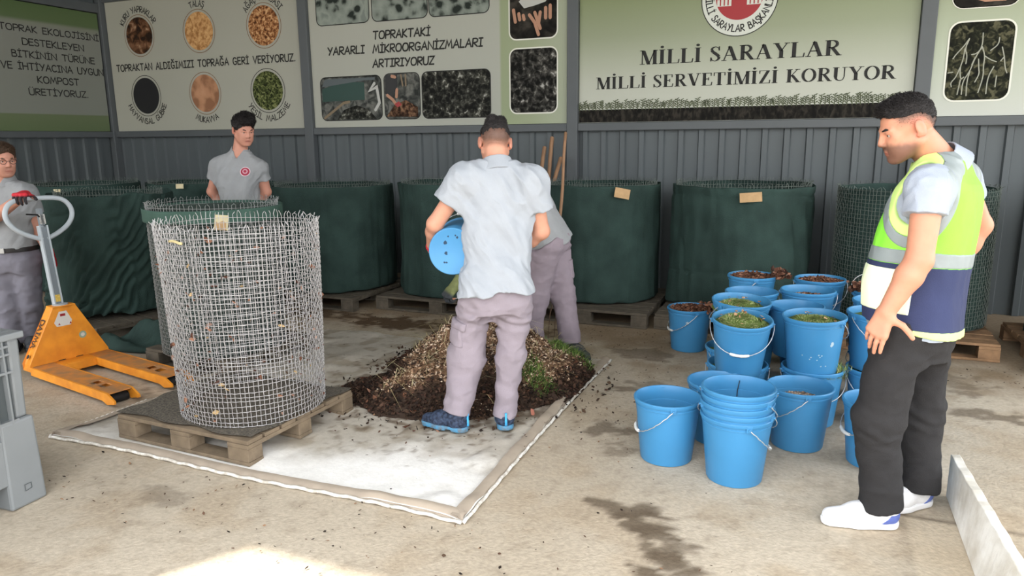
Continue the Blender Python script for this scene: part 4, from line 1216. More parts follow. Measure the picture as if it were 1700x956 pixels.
# ribbed upper face towards the camera side (+x) and the far face (+y)
for (ax, L) in (('x', D_), ('y', W_)):
    b = MB()
    def bx(u0, u1, z0, z1, d0, d1):
        if ax == 'x': b.box((d0, -u1, z0), (d1, -u0, z1))
        else: b.box((-u1, d0, z0), (-u0, d1, z1))
    k = .10
    while k < L-.1:
        bx(k-.004, k+.004, .33, H_-.02, -.032, -.006); k += .062
    for zz in (.40, .62, .70, .735):
        bx(.07, L-.07, zz-.005, zz+.005, -.032, -.008)
    b.build('ribs', m_crate, cr)
    b = MB(); bx(.16, L-.16, .12, .33, -.03, -.006); bx(.3, L-.3, .12, .2, -.02, -.001); b.build('lower_panel', m_crate, cr, bevel=.006)
for (x0, y0) in ((0, 0), (0, -D_), (-W_, 0), (-W_, -D_)):
    sx, sy = (-1 if x0 == 0 else 1), (-1 if y0 == 0 else 1)
    b = MB()
    def pr(s0, s1, z0, z1, t0=0.0, t1=0.0):
        xa, xb = x0+sx*t0, x0+sx*s0; ya, yb = y0+sy*t0, y0+sy*s0
        xc, xd = x0+sx*t1, x0+sx*s1; yc, yd = y0+sy*t1, y0+sy*s1
        b.add([(xa,ya,z0),(xb,ya,z0),(xb,yb,z0),(xa,yb,z0),(xc,yc,z1),(xd,yc,z1),(xd,yd,z1),(xc,yd,z1)], [(0,1,2,3),(4,5,6,7),(0,1,5,4),(1,2,6,5),(2,3,7,6),(3,0,4,7)])
    pr(.17, .165, 0.0, .40, 0.0, .006)
    pr(.075, .07, .40, H_-.03, .022, .016)
    b.build('corner_leg', m_crate, cr, bevel=.012)
b = MB(); ribbon(b, [(-.10, .07), (-.07, .075), (-.07, .10), (-.10, .10), (-.10, .07)], .003, lambda u, v: (.0022, u, v)); b.build('moulded_mark', m_crate_in, cr)

# ------------------------------------------------------------------ plank, poles, fork
m_plank = M('chalky_white_board', (240, 238, 232), .75, .25, 7, .15, 40, rgb2=(206, 200, 188))
b = MB()
pa, pb = Vector((.622, 3.556, 0)), Vector((.632, 2.2, 0))
n = 30; L_ = []
for i in range(n+1):
    t_ = i/n; q = pa.lerp(pb, t_); top = .205+.012*t_+.003*sin(i*1.7); ln = .075*t_
    L_.append([(q.x, q.y, 0), (q.x+.035, q.y, 0), (q.x+.035+ln, q.y, top), (q.x+ln, q.y, top-.004)])
vs = [v for r_ in L_ for v in r_]
fs = [(3,2,1,0), tuple(4*n+k for k in range(4))]+[(4*i+k, 4*i+(k+1) % 4, 4*i+4+(k+1) % 4, 4*i+4+k) for i in range(n) for k in range(4)]
b.add(vs, fs); o = b.build('board_barrier', m_plank, bevel=.003)
tag(o, 'chalky white board standing on edge beside the feet of the vested person', 'board')
m_pole = M('worn_wooden_handle', (146, 112, 84), .7, .25, 20, .1, 60, stretch=(1, 1, .2))
def pole(name, p0, p1, r, label, cat, group=None):
    t = empty(name, p0, 0, label, cat, group); a, c = Vector((0, 0, 0)), Vector(p1)-Vector(p0); b = MB()
    k = 14; b.tube([a.lerp(c, i/k)+Vector((.004*sin(i*.9), .004*cos(i*.7), 0)) for i in range(k+1)]+[c+(c-a).normalized()*.006], [r*(1+.05*sin(i)) for i in range(k+1)]+[r*.6], 10); b.build('handle', m_pole, t, auto=50)
    return t, c
for (p0, p1, lab) in (((-2.565, 6.86, .02), (-2.62, 7.40, 1.60), 'thicker wooden tool handle leaning furthest left, its top cut flat'), ((-2.60, 6.56, .02), (-2.69, 7.36, 1.50), 'shorter wooden tool handle just below and behind the left one'), ((-2.55, 6.26, .02), (-2.515, 7.38, 1.39), 'leaning wooden handle in the middle of the group by the post')):
    t, c = pole('shovel', p0, p1, .021, lab, 'tool', 'wooden tool handles leaning by the wall post')
    b = MB(); b.prism([(-.08, 0, 0), (.08, 0, 0), (.09, .05, .2), (.02, .06, .28), (-.02, .06, .28), (-.09, .05, .2)], (0, .006, 0)); b.build('blade', M('dull_steel', (96, 92, 88), .5, metal=.6), t)
t, c = pole('garden_fork', (-1.90, 5.36, .02), (-2.03, 6.08, 1.64), .016, 'tall straight wooden handled fork stuck behind the heap', 'tool', 'wooden tool handles leaning by the wall post')
h_ = t.children[0]
m_tine = M('rusty_tine', (96, 74, 58), .6, .3, 40, metal=.4)
b = MB()
for k in range(4):
    x = -.075+.05*k
    b.tube([(x, -.02, 0), (x, .02, .18), (x*.9, .07, .26), (x*.3, .105, .29), (0, .13, .32)], [.002, .004, .005, .005, .008], 6)
b.build('tines', m_tine, t, auto=50)
h_.location = tuple(c*.2); h_.scale = (.8, .8, .8)
# ------------------------------------------------------------------ scattered bits: leaves, chips, blades
def soup(V, F, C, name, mat, parent=None):
    return obj(name, np_mesh(name, V, F, mat, False, C), parent)

def leaf_bits(P, size, cols, tilt=0.9, curl=0.35, seed=0, aspect=0.55, N=None):
    """bent four-sided leaves/chips at points P; size (n,), cols (n,3)"""
    rng = np.random.default_rng(seed); n = len(P)
    th = rng.uniform(0, 2*pi, n); 
    nz = np.stack([rng.normal(0, tilt, n), rng.normal(0, tilt, n), np.ones(n)], 1)
    if N is not None: nz = nz+N*1.2
    nz /= np.linalg.norm(nz, axis=1)[:, None]
    a = np.stack([np.cos(th), np.sin(th), 0*th], 1); a -= (a*nz).sum(1)[:, None]*nz; a /= np.linalg.norm(a, axis=1)[:, None]
    c = np.cross(nz, a); s = size[:, None]
    asp = (aspect*rng.uniform(.6, 1.4, n))[:, None]; cu = (curl*rng.uniform(-1, 1, n))[:, None]
    pts = [P-a*s, P-a*s*.2+c*s*asp+nz*s*cu*.5, P-a*s*.1-nz*s*cu*.2, P-a*s*.2-c*s*asp+nz*s*cu*.5, P+a*s*.5+c*s*asp*.6+nz*s*cu*.7, P+a*s+nz*s*cu, P+a*s*.5-c*s*asp*.6+nz*s*cu*.7]
    V = np.stack(pts, 1).reshape(-1, 3); b = np.arange(n)[:, None]*7
    F = np.concatenate([b+np.array([q]) for q in ((0, 2, 1, 1), (0, 3, 2, 2), (1, 2, 5, 4), (2, 3, 6, 5))])
    F = [tuple(dict.fromkeys(f)) for f in F.tolist()]
    return V, F, np.repeat(cols, 7, 0)

def blade_bits(P, length, width, cols, lean=0.6, seed=0):
    rng = np.random.default_rng(seed); n = len(P)
    th = rng.uniform(0, 2*pi, n); d = np.stack([np.cos(th), np.sin(th), 0*th], 1); sd = np.stack([-np.sin(th), np.cos(th), 0*th], 1)
    up = np.zeros((n, 3)); up[:, 2] = 1
    L = length[:, None]; w = width[:, None]; l = (lean*rng.uniform(.3, 1.6, n))[:, None]
    m = P+up*L*.55+d*L*l*.35; e = P+up*L*(.85-.25*l)+d*L*l
    V = np.stack([P-sd*w, P+sd*w, m+sd*w*.8, m-sd*w*.8, e], 1).reshape(-1, 3); b = np.arange(n)[:, None]*5
    F = [tuple(f) for f in (b+np.array([[0, 1, 2, 3]])).tolist()]+[tuple(f) for f in (b+np.array([[3, 2, 4]])).tolist()]
    return V, F, np.repeat(cols, 5, 0)

def palette(n, cols, rng, jit=.12):
    c = np.array([lin(q) for q in cols])[rng.integers(0, len(cols), n)]
    return np.clip(c*(1+rng.normal(0, jit, (n, 1))), 0, 1)
m_bits = M('loose_bits', (120, 90, 60), .85, attr=True, spec=.2)
SOIL = [(44, 34, 28), (58, 44, 36), (36, 28, 24), (70, 54, 42), (84, 62, 50)]
CHIP = [(196, 168, 142), (168, 136, 110), (134, 104, 80), (218, 198, 174), (88, 66, 50), (70, 52, 42)]
LEAF = [(104, 70, 54), (126, 88, 68), (86, 56, 44), (150, 110, 90), (70, 48, 40)]
GRASS = [(104, 126, 62), (124, 144, 78), (84, 108, 50), (148, 160, 100), (176, 178, 130)]
STRAW = [(176, 162, 120), (150, 134, 98), (200, 190, 150)]

V_, F2, C2 = leaf_bits(STUCK[1], np.random.default_rng(1).uniform(.008, .022, len(STUCK[1])), palette(len(STUCK[1]), LEAF+[(170, 140, 126), (176, 150, 110)], np.random.default_rng(5)), 3.0, .5, 6)
tag(soup(V_, F2, C2, 'stuck_litter', m_bits, STUCK[0]), kind='stuff')
# ------------------------------------------------------------------ compost heap on the tarpaulin
def heap_h(x, y):
    dx, dy = (x+2.03)/.70, (y-4.27)/.80
    a = np.arctan2(dy, dx)
    r = np.sqrt(dx*dx+dy*dy)/(1+.10*np.sin(3*a+1)+.06*np.sin(5*a)+.45*(fbm(x*3.5, y*3.5, 0*x+3, 3)-.5))
    h = .38*np.clip(1-r**1.5, 0, 1)**.9+.05*np.exp(-((x+2.12)/.24)**2-((y-4.15)/.2)**2)
    # low spill to the left front
    h = np.maximum(h, .16*np.clip(1-np.sqrt(((x+2.3)/.5)**2+((y-3.80)/.32)**2), 0, 1))
    h = np.maximum(h, .13*np.clip(1-np.sqrt(((x+1.55)/.24)**2+((y-4.3)/.3)**2), 0, 1))
    return h*(1+.6*(fbm(x*9, y*9, 0*x, 3)-.5))*smooth01(-x, 1.30, 1.42)
hx = np.linspace(-2.95, -.98, 150); hy = np.linspace(3.3, 5.25, 150)
HX, HY = np.meshgrid(hx, hy, indexing='ij'); HZ = heap_h(HX, HY)
def heap_zone(x, y):
    """0 dark soil, 1 wood chips, 2 green"""
    n = fbm(x*5, y*5, 0*x+8, 3); h = heap_h(x, y)
    chip = smooth01(h+.45*(n-.5)+.10*(x+1.9), .09, .22)
    green = 1.2*np.exp(-((x+1.50)/.17)**2-((y-4.66)/.26)**2)+.8*np.exp(-((x+1.50)/.22)**2-((y-4.02)/.14)**2)
    return chip, smooth01(green+.7*(n-.5), .45, .7)
chp, grn = heap_zone(HX, HY)
hc = np.array(lin((52, 40, 32)))*np.ones(HX.shape+(3,)); hc = mixc(hc, .7*chp, (128, 98, 74)); hc = mixc(hc, .6*grn, (70, 84, 42))
HZb = np.where(HZ < .004, -.03, HZ)+.012
mk = (HZ > .004)
F_ = grid_faces(150, 150); keep = mk.reshape(-1)[F_].any(1)
heap = obj('compost_heap', np_mesh('compost_heap', np.stack([HX, HY, HZb], -1).reshape(-1, 3), F_[keep], m_bits, True, hc.reshape(-1, 3)))
tag(heap, 'heap of dark compost, wood chips and leaves on the tarpaulin', 'compost heap', kind='stuff')
def on_heap(n, seed, spread=1.0):
    rng = np.random.default_rng(seed); P = np.zeros((0, 3))
    while len(P) < n:
        x, y = rng.uniform(-2.95, -1.0, 4*n), rng.uniform(3.3, 5.25, 4*n); h = heap_h(x, y)
        k = (h > .006) | ((rng.random(4*n) < .03) & (heap_h(x+(-1.93-x)*.22, y+(4.25-y)*.22) > .004))
        P = np.concatenate([P, np.stack([x, y, np.maximum(h, 0)+.018], 1)[k]])
    return P[:n]
P = on_heap(26000, 3); rng = np.random.default_rng(4); c_, g_ = heap_zone(P[:, 0], P[:, 1]); is_c = rng.random(len(P)) < c_*.9
cols = np.where(is_c[:, None], palette(len(P), CHIP, rng), palette(len(P), SOIL+SOIL+LEAF[4:], rng))
size = np.where(is_c, rng.uniform(.005, .013, len(P)), rng.uniform(.005, .018, len(P)))
V_, F2, C2 = leaf_bits(P+np.array((0, 0, .002)), size, cols, 1.0, .4, 5)
tag(soup(V_, F2, C2, 'heap_litter', m_bits, heap), kind='stuff')
P = on_heap(22000, 9); c_, g_ = heap_zone(P[:, 0], P[:, 1]); rng = np.random.default_rng(10); P = P[rng.random(len(P)) < g_]
V_, F2, C2 = blade_bits(P-np.array((0, 0, .01)), rng.uniform(.03, .075, len(P)), rng.uniform(.0018, .0034, len(P)), palette(len(P), GRASS[:3]+[(60, 96, 44)], rng), .9, 11)
tag(soup(V_, F2, C2, 'grass_clippings', m_bits), 'fresh green grass clippings on the right side of the heap', 'grass clippings', kind='stuff')
P = on_heap(700, 12); rng = np.random.default_rng(13); c_, g_ = heap_zone(P[:, 0], P[:, 1]); P = P[rng.random(len(P)) < c_]
V_, F2, C2 = blade_bits(P, rng.uniform(.05, .13, len(P)), rng.uniform(.0012, .0024, len(P)), palette(len(P), STRAW, rng), 2.4, 14)
tag(soup(V_, F2, C2, 'straw', m_bits, heap), kind='stuff')
P = on_heap(450, 22); rng = np.random.default_rng(23); P = P[(P[:, 2] < .16)]
V_, F2, C2 = leaf_bits(P+np.array((0, 0, .006)), rng.uniform(.012, .030, len(P)), palette(len(P), LEAF+SOIL, rng), .8, .7, 24, .6)
tag(soup(V_, F2, C2, 'dry_leaves', m_bits, heap), kind='stuff')
# a few pinkish torn pieces among the soil
PK = np.array([(-2.02, 3.72, .09), (-2.22, 3.62, .05), (-1.45, 3.76, .025), (-2.05, 3.55, .03), (-1.92, 3.49, .025), (-2.28, 3.58, .04), (-1.9, 3.62, .07)])
V_, F2, C2 = leaf_bits(PK+np.array((0, 0, .012)), np.array([.035, .04, .035, .025, .03, .03, .025]), palette(7, [(196, 128, 108), (180, 104, 84), (170, 96, 70)], np.random.default_rng(2)), .5, .3, 3, .8)
tag(soup(V_, F2, C2, 'torn_cardboard', m_bits, heap), kind='stuff')
# crumbs over tarpaulin and floor
rng = np.random.default_rng(30)
P = np.concatenate([np.stack([rng.normal(-1.9, .6, 500), rng.normal(3.9, .5, 500), np.full(500, .034)], 1), np.stack([rng.normal(-.9, .28, 160), rng.normal(4.2, .6, 160), np.full(160, .006)], 1),
                    np.stack([rng.uniform(-4.5, 1.6, 700), rng.uniform(5.3, 5.9, 700), np.full(700, .006)], 1), np.stack([rng.uniform(-3.4, .4, 260), rng.uniform(2.0, 2.6, 260), np.full(260, .008)], 1)])
V_, F2, C2 = leaf_bits(P, rng.uniform(.003, .010, len(P)), palette(len(P), SOIL+CHIP[2:3], rng), .3, .3, 31)
tag(soup(V_, F2, C2, 'floor_crumbs', m_bits), 'crumbs of soil and leaf scattered over tarpaulin and concrete', 'crumbs', kind='stuff')

# ------------------------------------------------------------------ blue buckets
def plastic(name, rgb):
    return M(name, rgb, .42, .07, 5, .02, 30, spec=.45)
m_blue = plastic('blue_plastic', (62, 132, 180))
m_white_pl = M('white_plastic_grip', (226, 226, 222), .5)
m_bail = M('bail_wire', (196, 198, 200), .4, metal=.6)
m_stain = M('dried_splash', (150, 184, 204), .8)
HB = .325
def bucket_proto():
    t = empty('bucket', (0, 0, 0))
    b = MB()
    b.lathe([(0, .004), (.112, .004), (.118, 0), (.126, 0), (.129, .006), (.1575, .285), (.1605, .287), (.1605, .293), (.158, .295), (.1585, .306), (.1675, .307), (.169, .312), (.169, .321), (.166, .325), (.160, .325), (.157, .318), (.1535, .285), (.1525, .255), (.150, .253), (.1255, .012), (0, .012)], 56, closed=False)
    b.build('shell', m_blue, t, auto=35)
    for s in (-1, 1):
        b = MB(); b.box((s*.160-.004*(s > 0)-.010*(s < 0), -.014, .288), (s*.160+.010*(s > 0)+.004*(s < 0), .014, .318)); b.tube([(s*.163, 0, .303), (s*.178, 0, .303)], .006, 10); b.build('ear', m_blue, t, bevel=.002)
    h = empty('handle', (0, 0, .303)); h.parent = t
    bpy.data.objects.remove(h, do_unlink=True)
    b = MB(); pts = []
    n = 40
    for i in range(n+1):
        a = pi*i/n; pts.append((.175*cos(a)*(1 if abs(cos(a)) > .3 else 1), .0016*sin(i*2.4), .215*sin(a)**.85))
    b.tube(pts, [.0030 if i % 2 else .0023 for i in range(n+1)], 6)
    b.tube([(.175, 0, 0), (.168, 0, 0)], .0035, 6); b.tube([(-.175, 0, 0), (-.168, 0, 0)], .0035, 6)
    hd = b.build('handle', m_bail, t, smooth=True); hd.location = (0, 0, .303)
    b = MB(); pts = [(-.052+.0104*i, 0, .215*sin(math.acos((-.052+.0104*i)/.175))**.85) for i in range(11)]
    b.tube(pts, [.007]+[.0090 if i % 2 else .0083 for i in range(9)]+[.007], 10); b.build('grip', m_white_pl, hd, auto=50)
    return t
proto = bucket_proto(); first = [True]
BG = 'blue builder buckets'
def bucket(loc, rz, bail, label, tilt=(0, 0), sc=1.0):
    """bail: handle angle in degrees from upright (positive falls to local -y)"""
    o = proto if first[0] else copy_tree(proto)
    first[0] = False
    o.location = loc; o.rotation_euler = (tilt[0], tilt[1], radians(rz)); o.scale = (sc, sc, sc)
    tag(o, label, 'bucket', BG)
    for c in o.children:
        if c.name.startswith('handle'): c.rotation_euler = (radians(bail), 0, 0)
    return o
m_splash = M('dried_white_splash', (164, 184, 194), .8)
def splash(o, deg, z, w, h, seed=0):
    rng = random.Random(seed); b = MB(); n = 14; P = []
    a0 = radians(deg)-o.rotation_euler.z
    for k in range(n):
        t = 2*pi*k/n; q = rng.uniform(.6, 1.1); zz = z+h*q*sin(t); r = .129+.0285*(zz-.006)/.279+.0006; a = a0+w*q*cos(t)/r
        P.append((r*cos(a), r*sin(a), zz))
    b.add(P, [tuple(range(n))]); tag(b.build('splash', m_splash, o), 'dried white splash')
def fill(name, loc, rz, kind, label, z=.27, r=.148, n=900, tilt=(0, 0), mound=.03, seed=1, spill=None, bl=(.014, .032)):
    """loose material lying in a bucket"""
    rng = np.random.default_rng(seed)
    q = np.linspace(0, 1, 12); a = np.linspace(0, 2*pi, 41)[:-1]
    Q, A_ = np.meshgrid(q, a, indexing='ij')
    def hh(x, y): rr = np.sqrt(x*x+y*y)/r; return z+mound*(1-rr**2)+.016*(fbm(x*22+seed, y*22, 0*x, 3)-.5)
    bx, by = Q*r*np.cos(A_), Q*r*np.sin(A_); bz = hh(bx, by)
    Vb = np.stack([bx, by, bz], -1).reshape(-1, 3); i = np.arange(11)[:, None]*40+np.arange(40)[None, :]; j = np.arange(11)[:, None]*40+(np.arange(40)[None, :]+1) % 40
    Fb = np.stack([i, i+40, j+40, j], -1).reshape(-1, 4)
    base = {'grass': (84, 100, 50), 'leaves': (74, 52, 42), 'gravel': (150, 128, 108), 'brown': (110, 86, 66)}[kind]
    Cb = np.tile(np.array(lin(base)), (len(Vb), 1))*(.75+.5*fbm(Vb[:, 0]*40, Vb[:, 1]*40, Vb[:, 2]*0)[:, None])
    rr = (r-(.016 if kind == 'grass' else .008))*np.sqrt(rng.random(n)); aa = rng.uniform(0, 2*pi, n); x, y = rr*np.cos(aa), rr*np.sin(aa); P = np.stack([x, y, hh(x, y)], 1)
    if spill is not None:
        k = rng.random(n) < spill[2]; m_ = k.sum()
        P[k] = np.stack([spill[0]+rng.normal(0, .03, m_), spill[1]+rng.normal(0, .03, m_), z+.035+rng.uniform(-.02, .035, m_)], 1)
    Vs, Fs, Cs = [Vb], [tuple(f) for f in Fb.tolist()], [Cb]; off = len(Vb)
    def put(v, f, c):
        nonlocal off
        Vs.append(v); Fs.extend([tuple(k+off for k in q_) for q_ in f]); Cs.append(c); off += len(v)
    if kind == 'grass':
        put(*blade_bits(P-np.array((0, 0, .012)), rng.uniform(*bl, n), rng.uniform(.0010, .0022, n), palette(n, GRASS, rng, .2), .9, seed))
        k = P[:n//240]; put(*leaf_bits(k+np.array((0, 0, .02)), rng.uniform(.008, .016, len(k)), palette(len(k), [(176, 140, 108), (150, 112, 82)], rng), .5, .4, seed+1))
    elif kind == 'leaves':
        put(*leaf_bits(P+np.array((0, 0, .010)), rng.uniform(.010, .026, n), palette(n, LEAF, rng), 1.0, .7, seed, .6))
    elif kind == 'gravel':
        put(*leaf_bits(P+np.array((0, 0, .002)), rng.uniform(.003, .007, n), palette(n, [(176, 150, 128), (150, 126, 106), (196, 176, 156), (120, 98, 80)], rng), .6, .3, seed, .8))
    else:
        put(*leaf_bits(P+np.array((0, 0, .006)), rng.uniform(.008, .018, n), palette(n, LEAF+CHIP[:3], rng), .9, .4, seed))
    o = soup(np.concatenate(Vs), Fs, np.concatenate(Cs), name, m_bits)
    o.location = loc; o.rotation_euler = (tilt[0], tilt[1], radians(rz))
    return tag(o, label, {'grass': 'grass clippings', 'leaves': 'dry leaves', 'gravel': 'gravel', 'brown': 'dry leaves'}[kind], kind='stuff')
CZ = -22      # buckets face the camera along this bearing
# on the ground, front row
bucket((-.63, 3.52, 0), -70, 134, 'empty blue bucket standing alone at the front left of the group')
SX, SY = -.285, 3.41
for k in range(5):
    lab = ('bottom bucket of the nested stack, its wire handle hanging to the right', 'second bucket from the bottom of the nested stack, only its rim showing', 'middle bucket of the nested stack, only its rim showing', 'fourth bucket up the nested stack, only its rim showing', 'top empty bucket of the nested stack, a dark cord hanging inside')[k]
    bucket((SX+.002*sin(k*2.1), SY+.002*cos(k*1.7), .033*k), (-65, 165, 200, 150, 185)[k], (-134, 128, 126, 128, 127)[k], lab)
b = MB(); ribbon(b, [(0, .06), (.002, .16), (.004, .25), (.012, .30)], .004, lambda u, v: (SX-.02+u, SY+.1215+.0258*(v-.012)/.24+.002*0-.002, .132+v)); tag(b.build('crack_line', m_black), 'dark cord hanging inside the top bucket of the stack', 'cord')
bucket((-.42, 3.86, 0), 60, -133, 'bucket just behind the nested stack, its far rim showing above it')
bucket((-.02, 3.93, 0), -75, 132, 'bucket with gravel in the bottom, right of the nested stack')
fill('gravel', (-.02, 3.93, 0), 0, 'gravel', 'brownish gravel lying in the bucket right of the stack', z=.235, r=.145, n=900, mound=.02, seed=41)
bucket((.345, 3.83, 0), -70, 132, 'empty bucket half hidden behind the legs of the vested person')
# second row: bottom buckets with others standing on them
bucket((-.365, 4.22, 0), 5, 133, 'grass filled bucket under the tilted bucket with hanging handle')
fill('grass_clippings', (-.365, 4.22, 0), 0, 'grass', 'grass squeezed in the bucket under the tilted bucket', z=.285, n=700, mound=.0, seed=42, r=.152)
bucket((-.425, 4.56, 0), 40, 133, 'lower bucket peeking out at the left of the second stack')
fill('grass_clippings', (-.425, 4.56, 0), 0, 'grass', 'grass in the lower bucket at the left of the second stack', z=.285, n=500, mound=.0, seed=43, r=.152)
bucket((.035, 4.30, 0), 15, 133, 'lower bucket under the large grass filled bucket in the centre')
fill('grass_clippings', (.035, 4.30, 0), 0, 'grass', 'grass tufts round the foot of the large centre bucket', z=.285, n=1300, mound=.0, seed=44, r=.153, bl=(.03, .06), spill=(.12, -.03, .14))
bucket((.375, 4.40, 0), 15, 133, 'lower bucket behind the hand of the vested person')
fill('grass_clippings', (.375, 4.40, 0), 0, 'grass', 'grass in the lower bucket behind the hand', z=.285, n=600, mound=.0, seed=45, r=.152)
for (x, y) in ((-.02, 4.99), (-.40, 5.40), (.05, 5.42), (.42, 5.25), (-.36, 4.92), (.40, 4.80)):
    bucket((x, y, 0), 15, -133, 'blue bucket at the bottom of the rear stacks, carrying another bucket')
Z2 = .303
bucket((-.355, 4.14, Z2), 5, 133, 'tilted bucket heaped with cut grass, handle hanging in front', (radians(7), radians(2)), .97)
fill('grass_clippings', (-.355, 4.14, Z2), 0, 'grass', 'cut grass with brown leaves in the tilted front bucket', z=.280, n=4200, seed=46, mound=.040, tilt=(radians(7), radians(2)))
bucket((-.40, 4.50, Z2), 50, -133, 'grass heaped bucket behind and left of the tilted bucket', (radians(4), 0), 1.03)
fill('grass_clippings', (-.40, 4.50, Z2), 0, 'grass', 'cut grass in the bucket behind the tilted one', z=.285, n=4200, seed=47, mound=.035, r=.155, tilt=(radians(4), 0))
_d = bucket((.03, 4.27, Z2), -30, -133, 'largest looking grass filled bucket in the centre, white splashes on its side', (radians(2), 0), 1.0)
splash(_d, -50, .195, .012, .015, 5)
for q_ in range(9): splash(_d, random.uniform(-130, -50), random.uniform(.04, .14), .004, .004, q_)
fill('grass_clippings', (.03, 4.27, Z2), 0, 'grass', 'cut grass level with the rim of the large centre bucket', z=.285, n=4000, seed=48, mound=.02, r=.152, tilt=(radians(2), 0))
bucket((-.075, 4.66, Z2-.02), 15, -133, 'bucket squeezed behind the large centre bucket, rim only', (0, 0), .95)
bucket((-.02, 4.99, Z2), 0, 133, 'bucket of brown litter behind the large centre bucket')
fill('leaf_litter', (-.02, 4.99, Z2), 0, 'brown', 'brown leaf litter in the bucket behind the centre one', z=.255, n=700, seed=49, r=.148)
_b = bucket((-.40, 5.40, Z2), -75, 134, 'rear left bucket with leaves spilling over its right rim')
splash(_b, -92, .235, .018, .017, 4)
fill('dry_leaves', (-.40, 5.40, Z2), 0, 'leaves', 'dry leaves heaped in the rear left bucket', z=.295, n=700, seed=50, spill=(.19, -.03, .12), mound=.02)
bucket((.05, 5.42, Z2), 10, 133, 'rear middle bucket filled with brown leaves')
fill('dry_leaves', (.05, 5.42, Z2), 0, 'leaves', 'brown leaves in the rear middle bucket', z=.288, n=800, seed=51, mound=.015)
bucket((.42, 5.25, Z2-.03), 10, -60, 'rear right bucket, leaves piled up beside the vested person')
fill('dry_leaves', (.42, 5.25, Z2-.03), 0, 'leaves', 'tall heap of dry leaves in the rear right bucket', z=.30, n=700, seed=52, mound=.12, spill=(-.13, -.04, .2))
bucket((.36, 4.47, Z2), 35, 133, 'grass topped bucket right behind the hand of the vested person')
fill('grass_clippings', (.36, 4.47, Z2), 0, 'grass', 'grass in the bucket right behind the hand', z=.285, n=900, seed=53, mound=.0, r=.152)
bucket((.40, 4.80, Z2), 35, -133, 'bucket behind the grass topped bucket near the hand, rim only')
bucket((-.36, 4.92, Z2-.02), 70, -133, 'dark blue rim of a bucket behind the left grass bucket')
_c = bucket((-.85, 5.54, 0), -60, 134, 'lone bucket of dry leaves standing in front of the bins')
splash(_c, -86, .235, .014, .011, 3)
fill('dry_leaves', (-.85, 5.54, 0), 0, 'leaves', 'dry leaves overflowing the lone bucket by the bins', z=.295, n=700, seed=54, spill=(.15, -.05, .1), mound=.02)

J={'back': {'anL': [-4.619, 4.951, 0.067],
          'anR': [-4.767, 4.888, 0.069],
          'elL': [-4.437, 5.091, 1.166],
          'elR': [-4.872, 4.91, 1.171],
          'head': [-4.524, 4.969, 1.684],
          'hipL': [-4.568, 4.972, 0.928],
          'hipR': [-4.683, 4.923, 0.929],
          'knL': [-4.592, 4.962, 0.487],
          'knR': [-4.728, 4.905, 0.489],
          'neck': [-4.594, 4.982, 1.509],
          'pelvis': [-4.623, 4.949, 0.965],
          'shL': [-4.434, 5.028, 1.371],
          'shR': [-4.752, 4.895, 1.385],
          'wrL': [-4.679, 5.11, 0.926],
          'wrR': [-4.798, 5.06, 0.927]},
 'centre': {'anL': [-1.763, 3.395, 0.111],
            'anR': [-1.531, 3.536, 0.085],
            'elL': [-1.878, 3.434, 1.155],
            'elR': [-1.364, 3.681, 1.107],
            'head': [-1.621, 3.661, 1.573],
            'hipL': [-1.67, 3.456, 0.745],
            'hipR': [-1.468, 3.54, 0.743],
            'knL': [-1.728, 3.475, 0.424],
            'knR': [-1.496, 3.55, 0.427],
            'neck': [-1.582, 3.601, 1.48],
            'pelvis': [-1.55, 3.506, 0.823],
            'shL': [-1.712, 3.471, 1.39],
            'shR': [-1.392, 3.605, 1.374],
            'wrL': [-1.994, 3.602, 0.993],
            'wrR': [-1.603, 3.766, 0.947]},
 'helper': {'anL': [-1.899, 4.927, 0.16],
            'anR': [-1.641, 5.046, 0.112],
            'elL': [-2.101, 4.496, 0.852],
            'elR': [-2.007, 5.045, 1.004],
            'head': [-2.054, 4.765, 1.265],
            'hipL': [-1.795, 4.917, 0.807],
            'hipR': [-1.779, 5.097, 0.781],
            'knL': [-1.866, 4.919, 0.467],
            'knR': [-1.718, 5.101, 0.441],
            'neck': [-1.99, 4.868, 1.281],
            'pelvis': [-1.773, 5.013, 0.852],
            'shL': [-1.985, 4.707, 1.166],
            'shR': [-1.937, 5.052, 1.293],
            'wrL': [-2.238, 4.363, 0.628],
            'wrR': [-2.087, 4.881, 0.775]},
 'left': {'anL': [-5.746, 3.748, 0.085],
          'anR': [-5.79, 3.642, 0.088],
          'elL': [-5.589, 3.813, 0.956],
          'elR': [-5.927, 3.553, 0.927],
          'head': [-5.686, 3.686, 1.476],
          'hipL': [-5.64, 3.727, 0.71],
          'hipR': [-5.795, 3.662, 0.712],
          'knL': [-5.702, 3.744, 0.337],
          'knR': [-5.794, 3.641, 0.352],
          'neck': [-5.728, 3.69, 1.323],
          'pelvis': [-5.717, 3.695, 0.744],
          'shL': [-5.601, 3.765, 1.22],
          'shR': [-5.911, 3.614, 1.225],
          'wrL': [-5.469, 3.798, 0.765],
          'wrR': [-5.439, 3.507, 1.067]},
 'vest': {'anL': [0.328, 3.165, 0.093],
          'anR': [0.489, 3.416, 0.091],
          'elL': [0.358, 3.026, 1.145],
          'elR': [0.648, 3.656, 1.213],
          'head': [0.311, 3.255, 1.623],
          'hipL': [0.335, 3.173, 0.823],
          'hipR': [0.458, 3.409, 0.775],
          'knL': [0.285, 3.147, 0.467],
          'knR': [0.468, 3.429, 0.443],
          'neck': [0.431, 3.327, 1.516],
          'pelvis': [0.392, 3.289, 0.857],
          'shL': [0.376, 3.098, 1.404],
          'shR': [0.536, 3.523, 1.409],
          'wrL': [0.266, 3.009, 0.948],
          'wrR': [0.53, 3.64, 0.956]}}
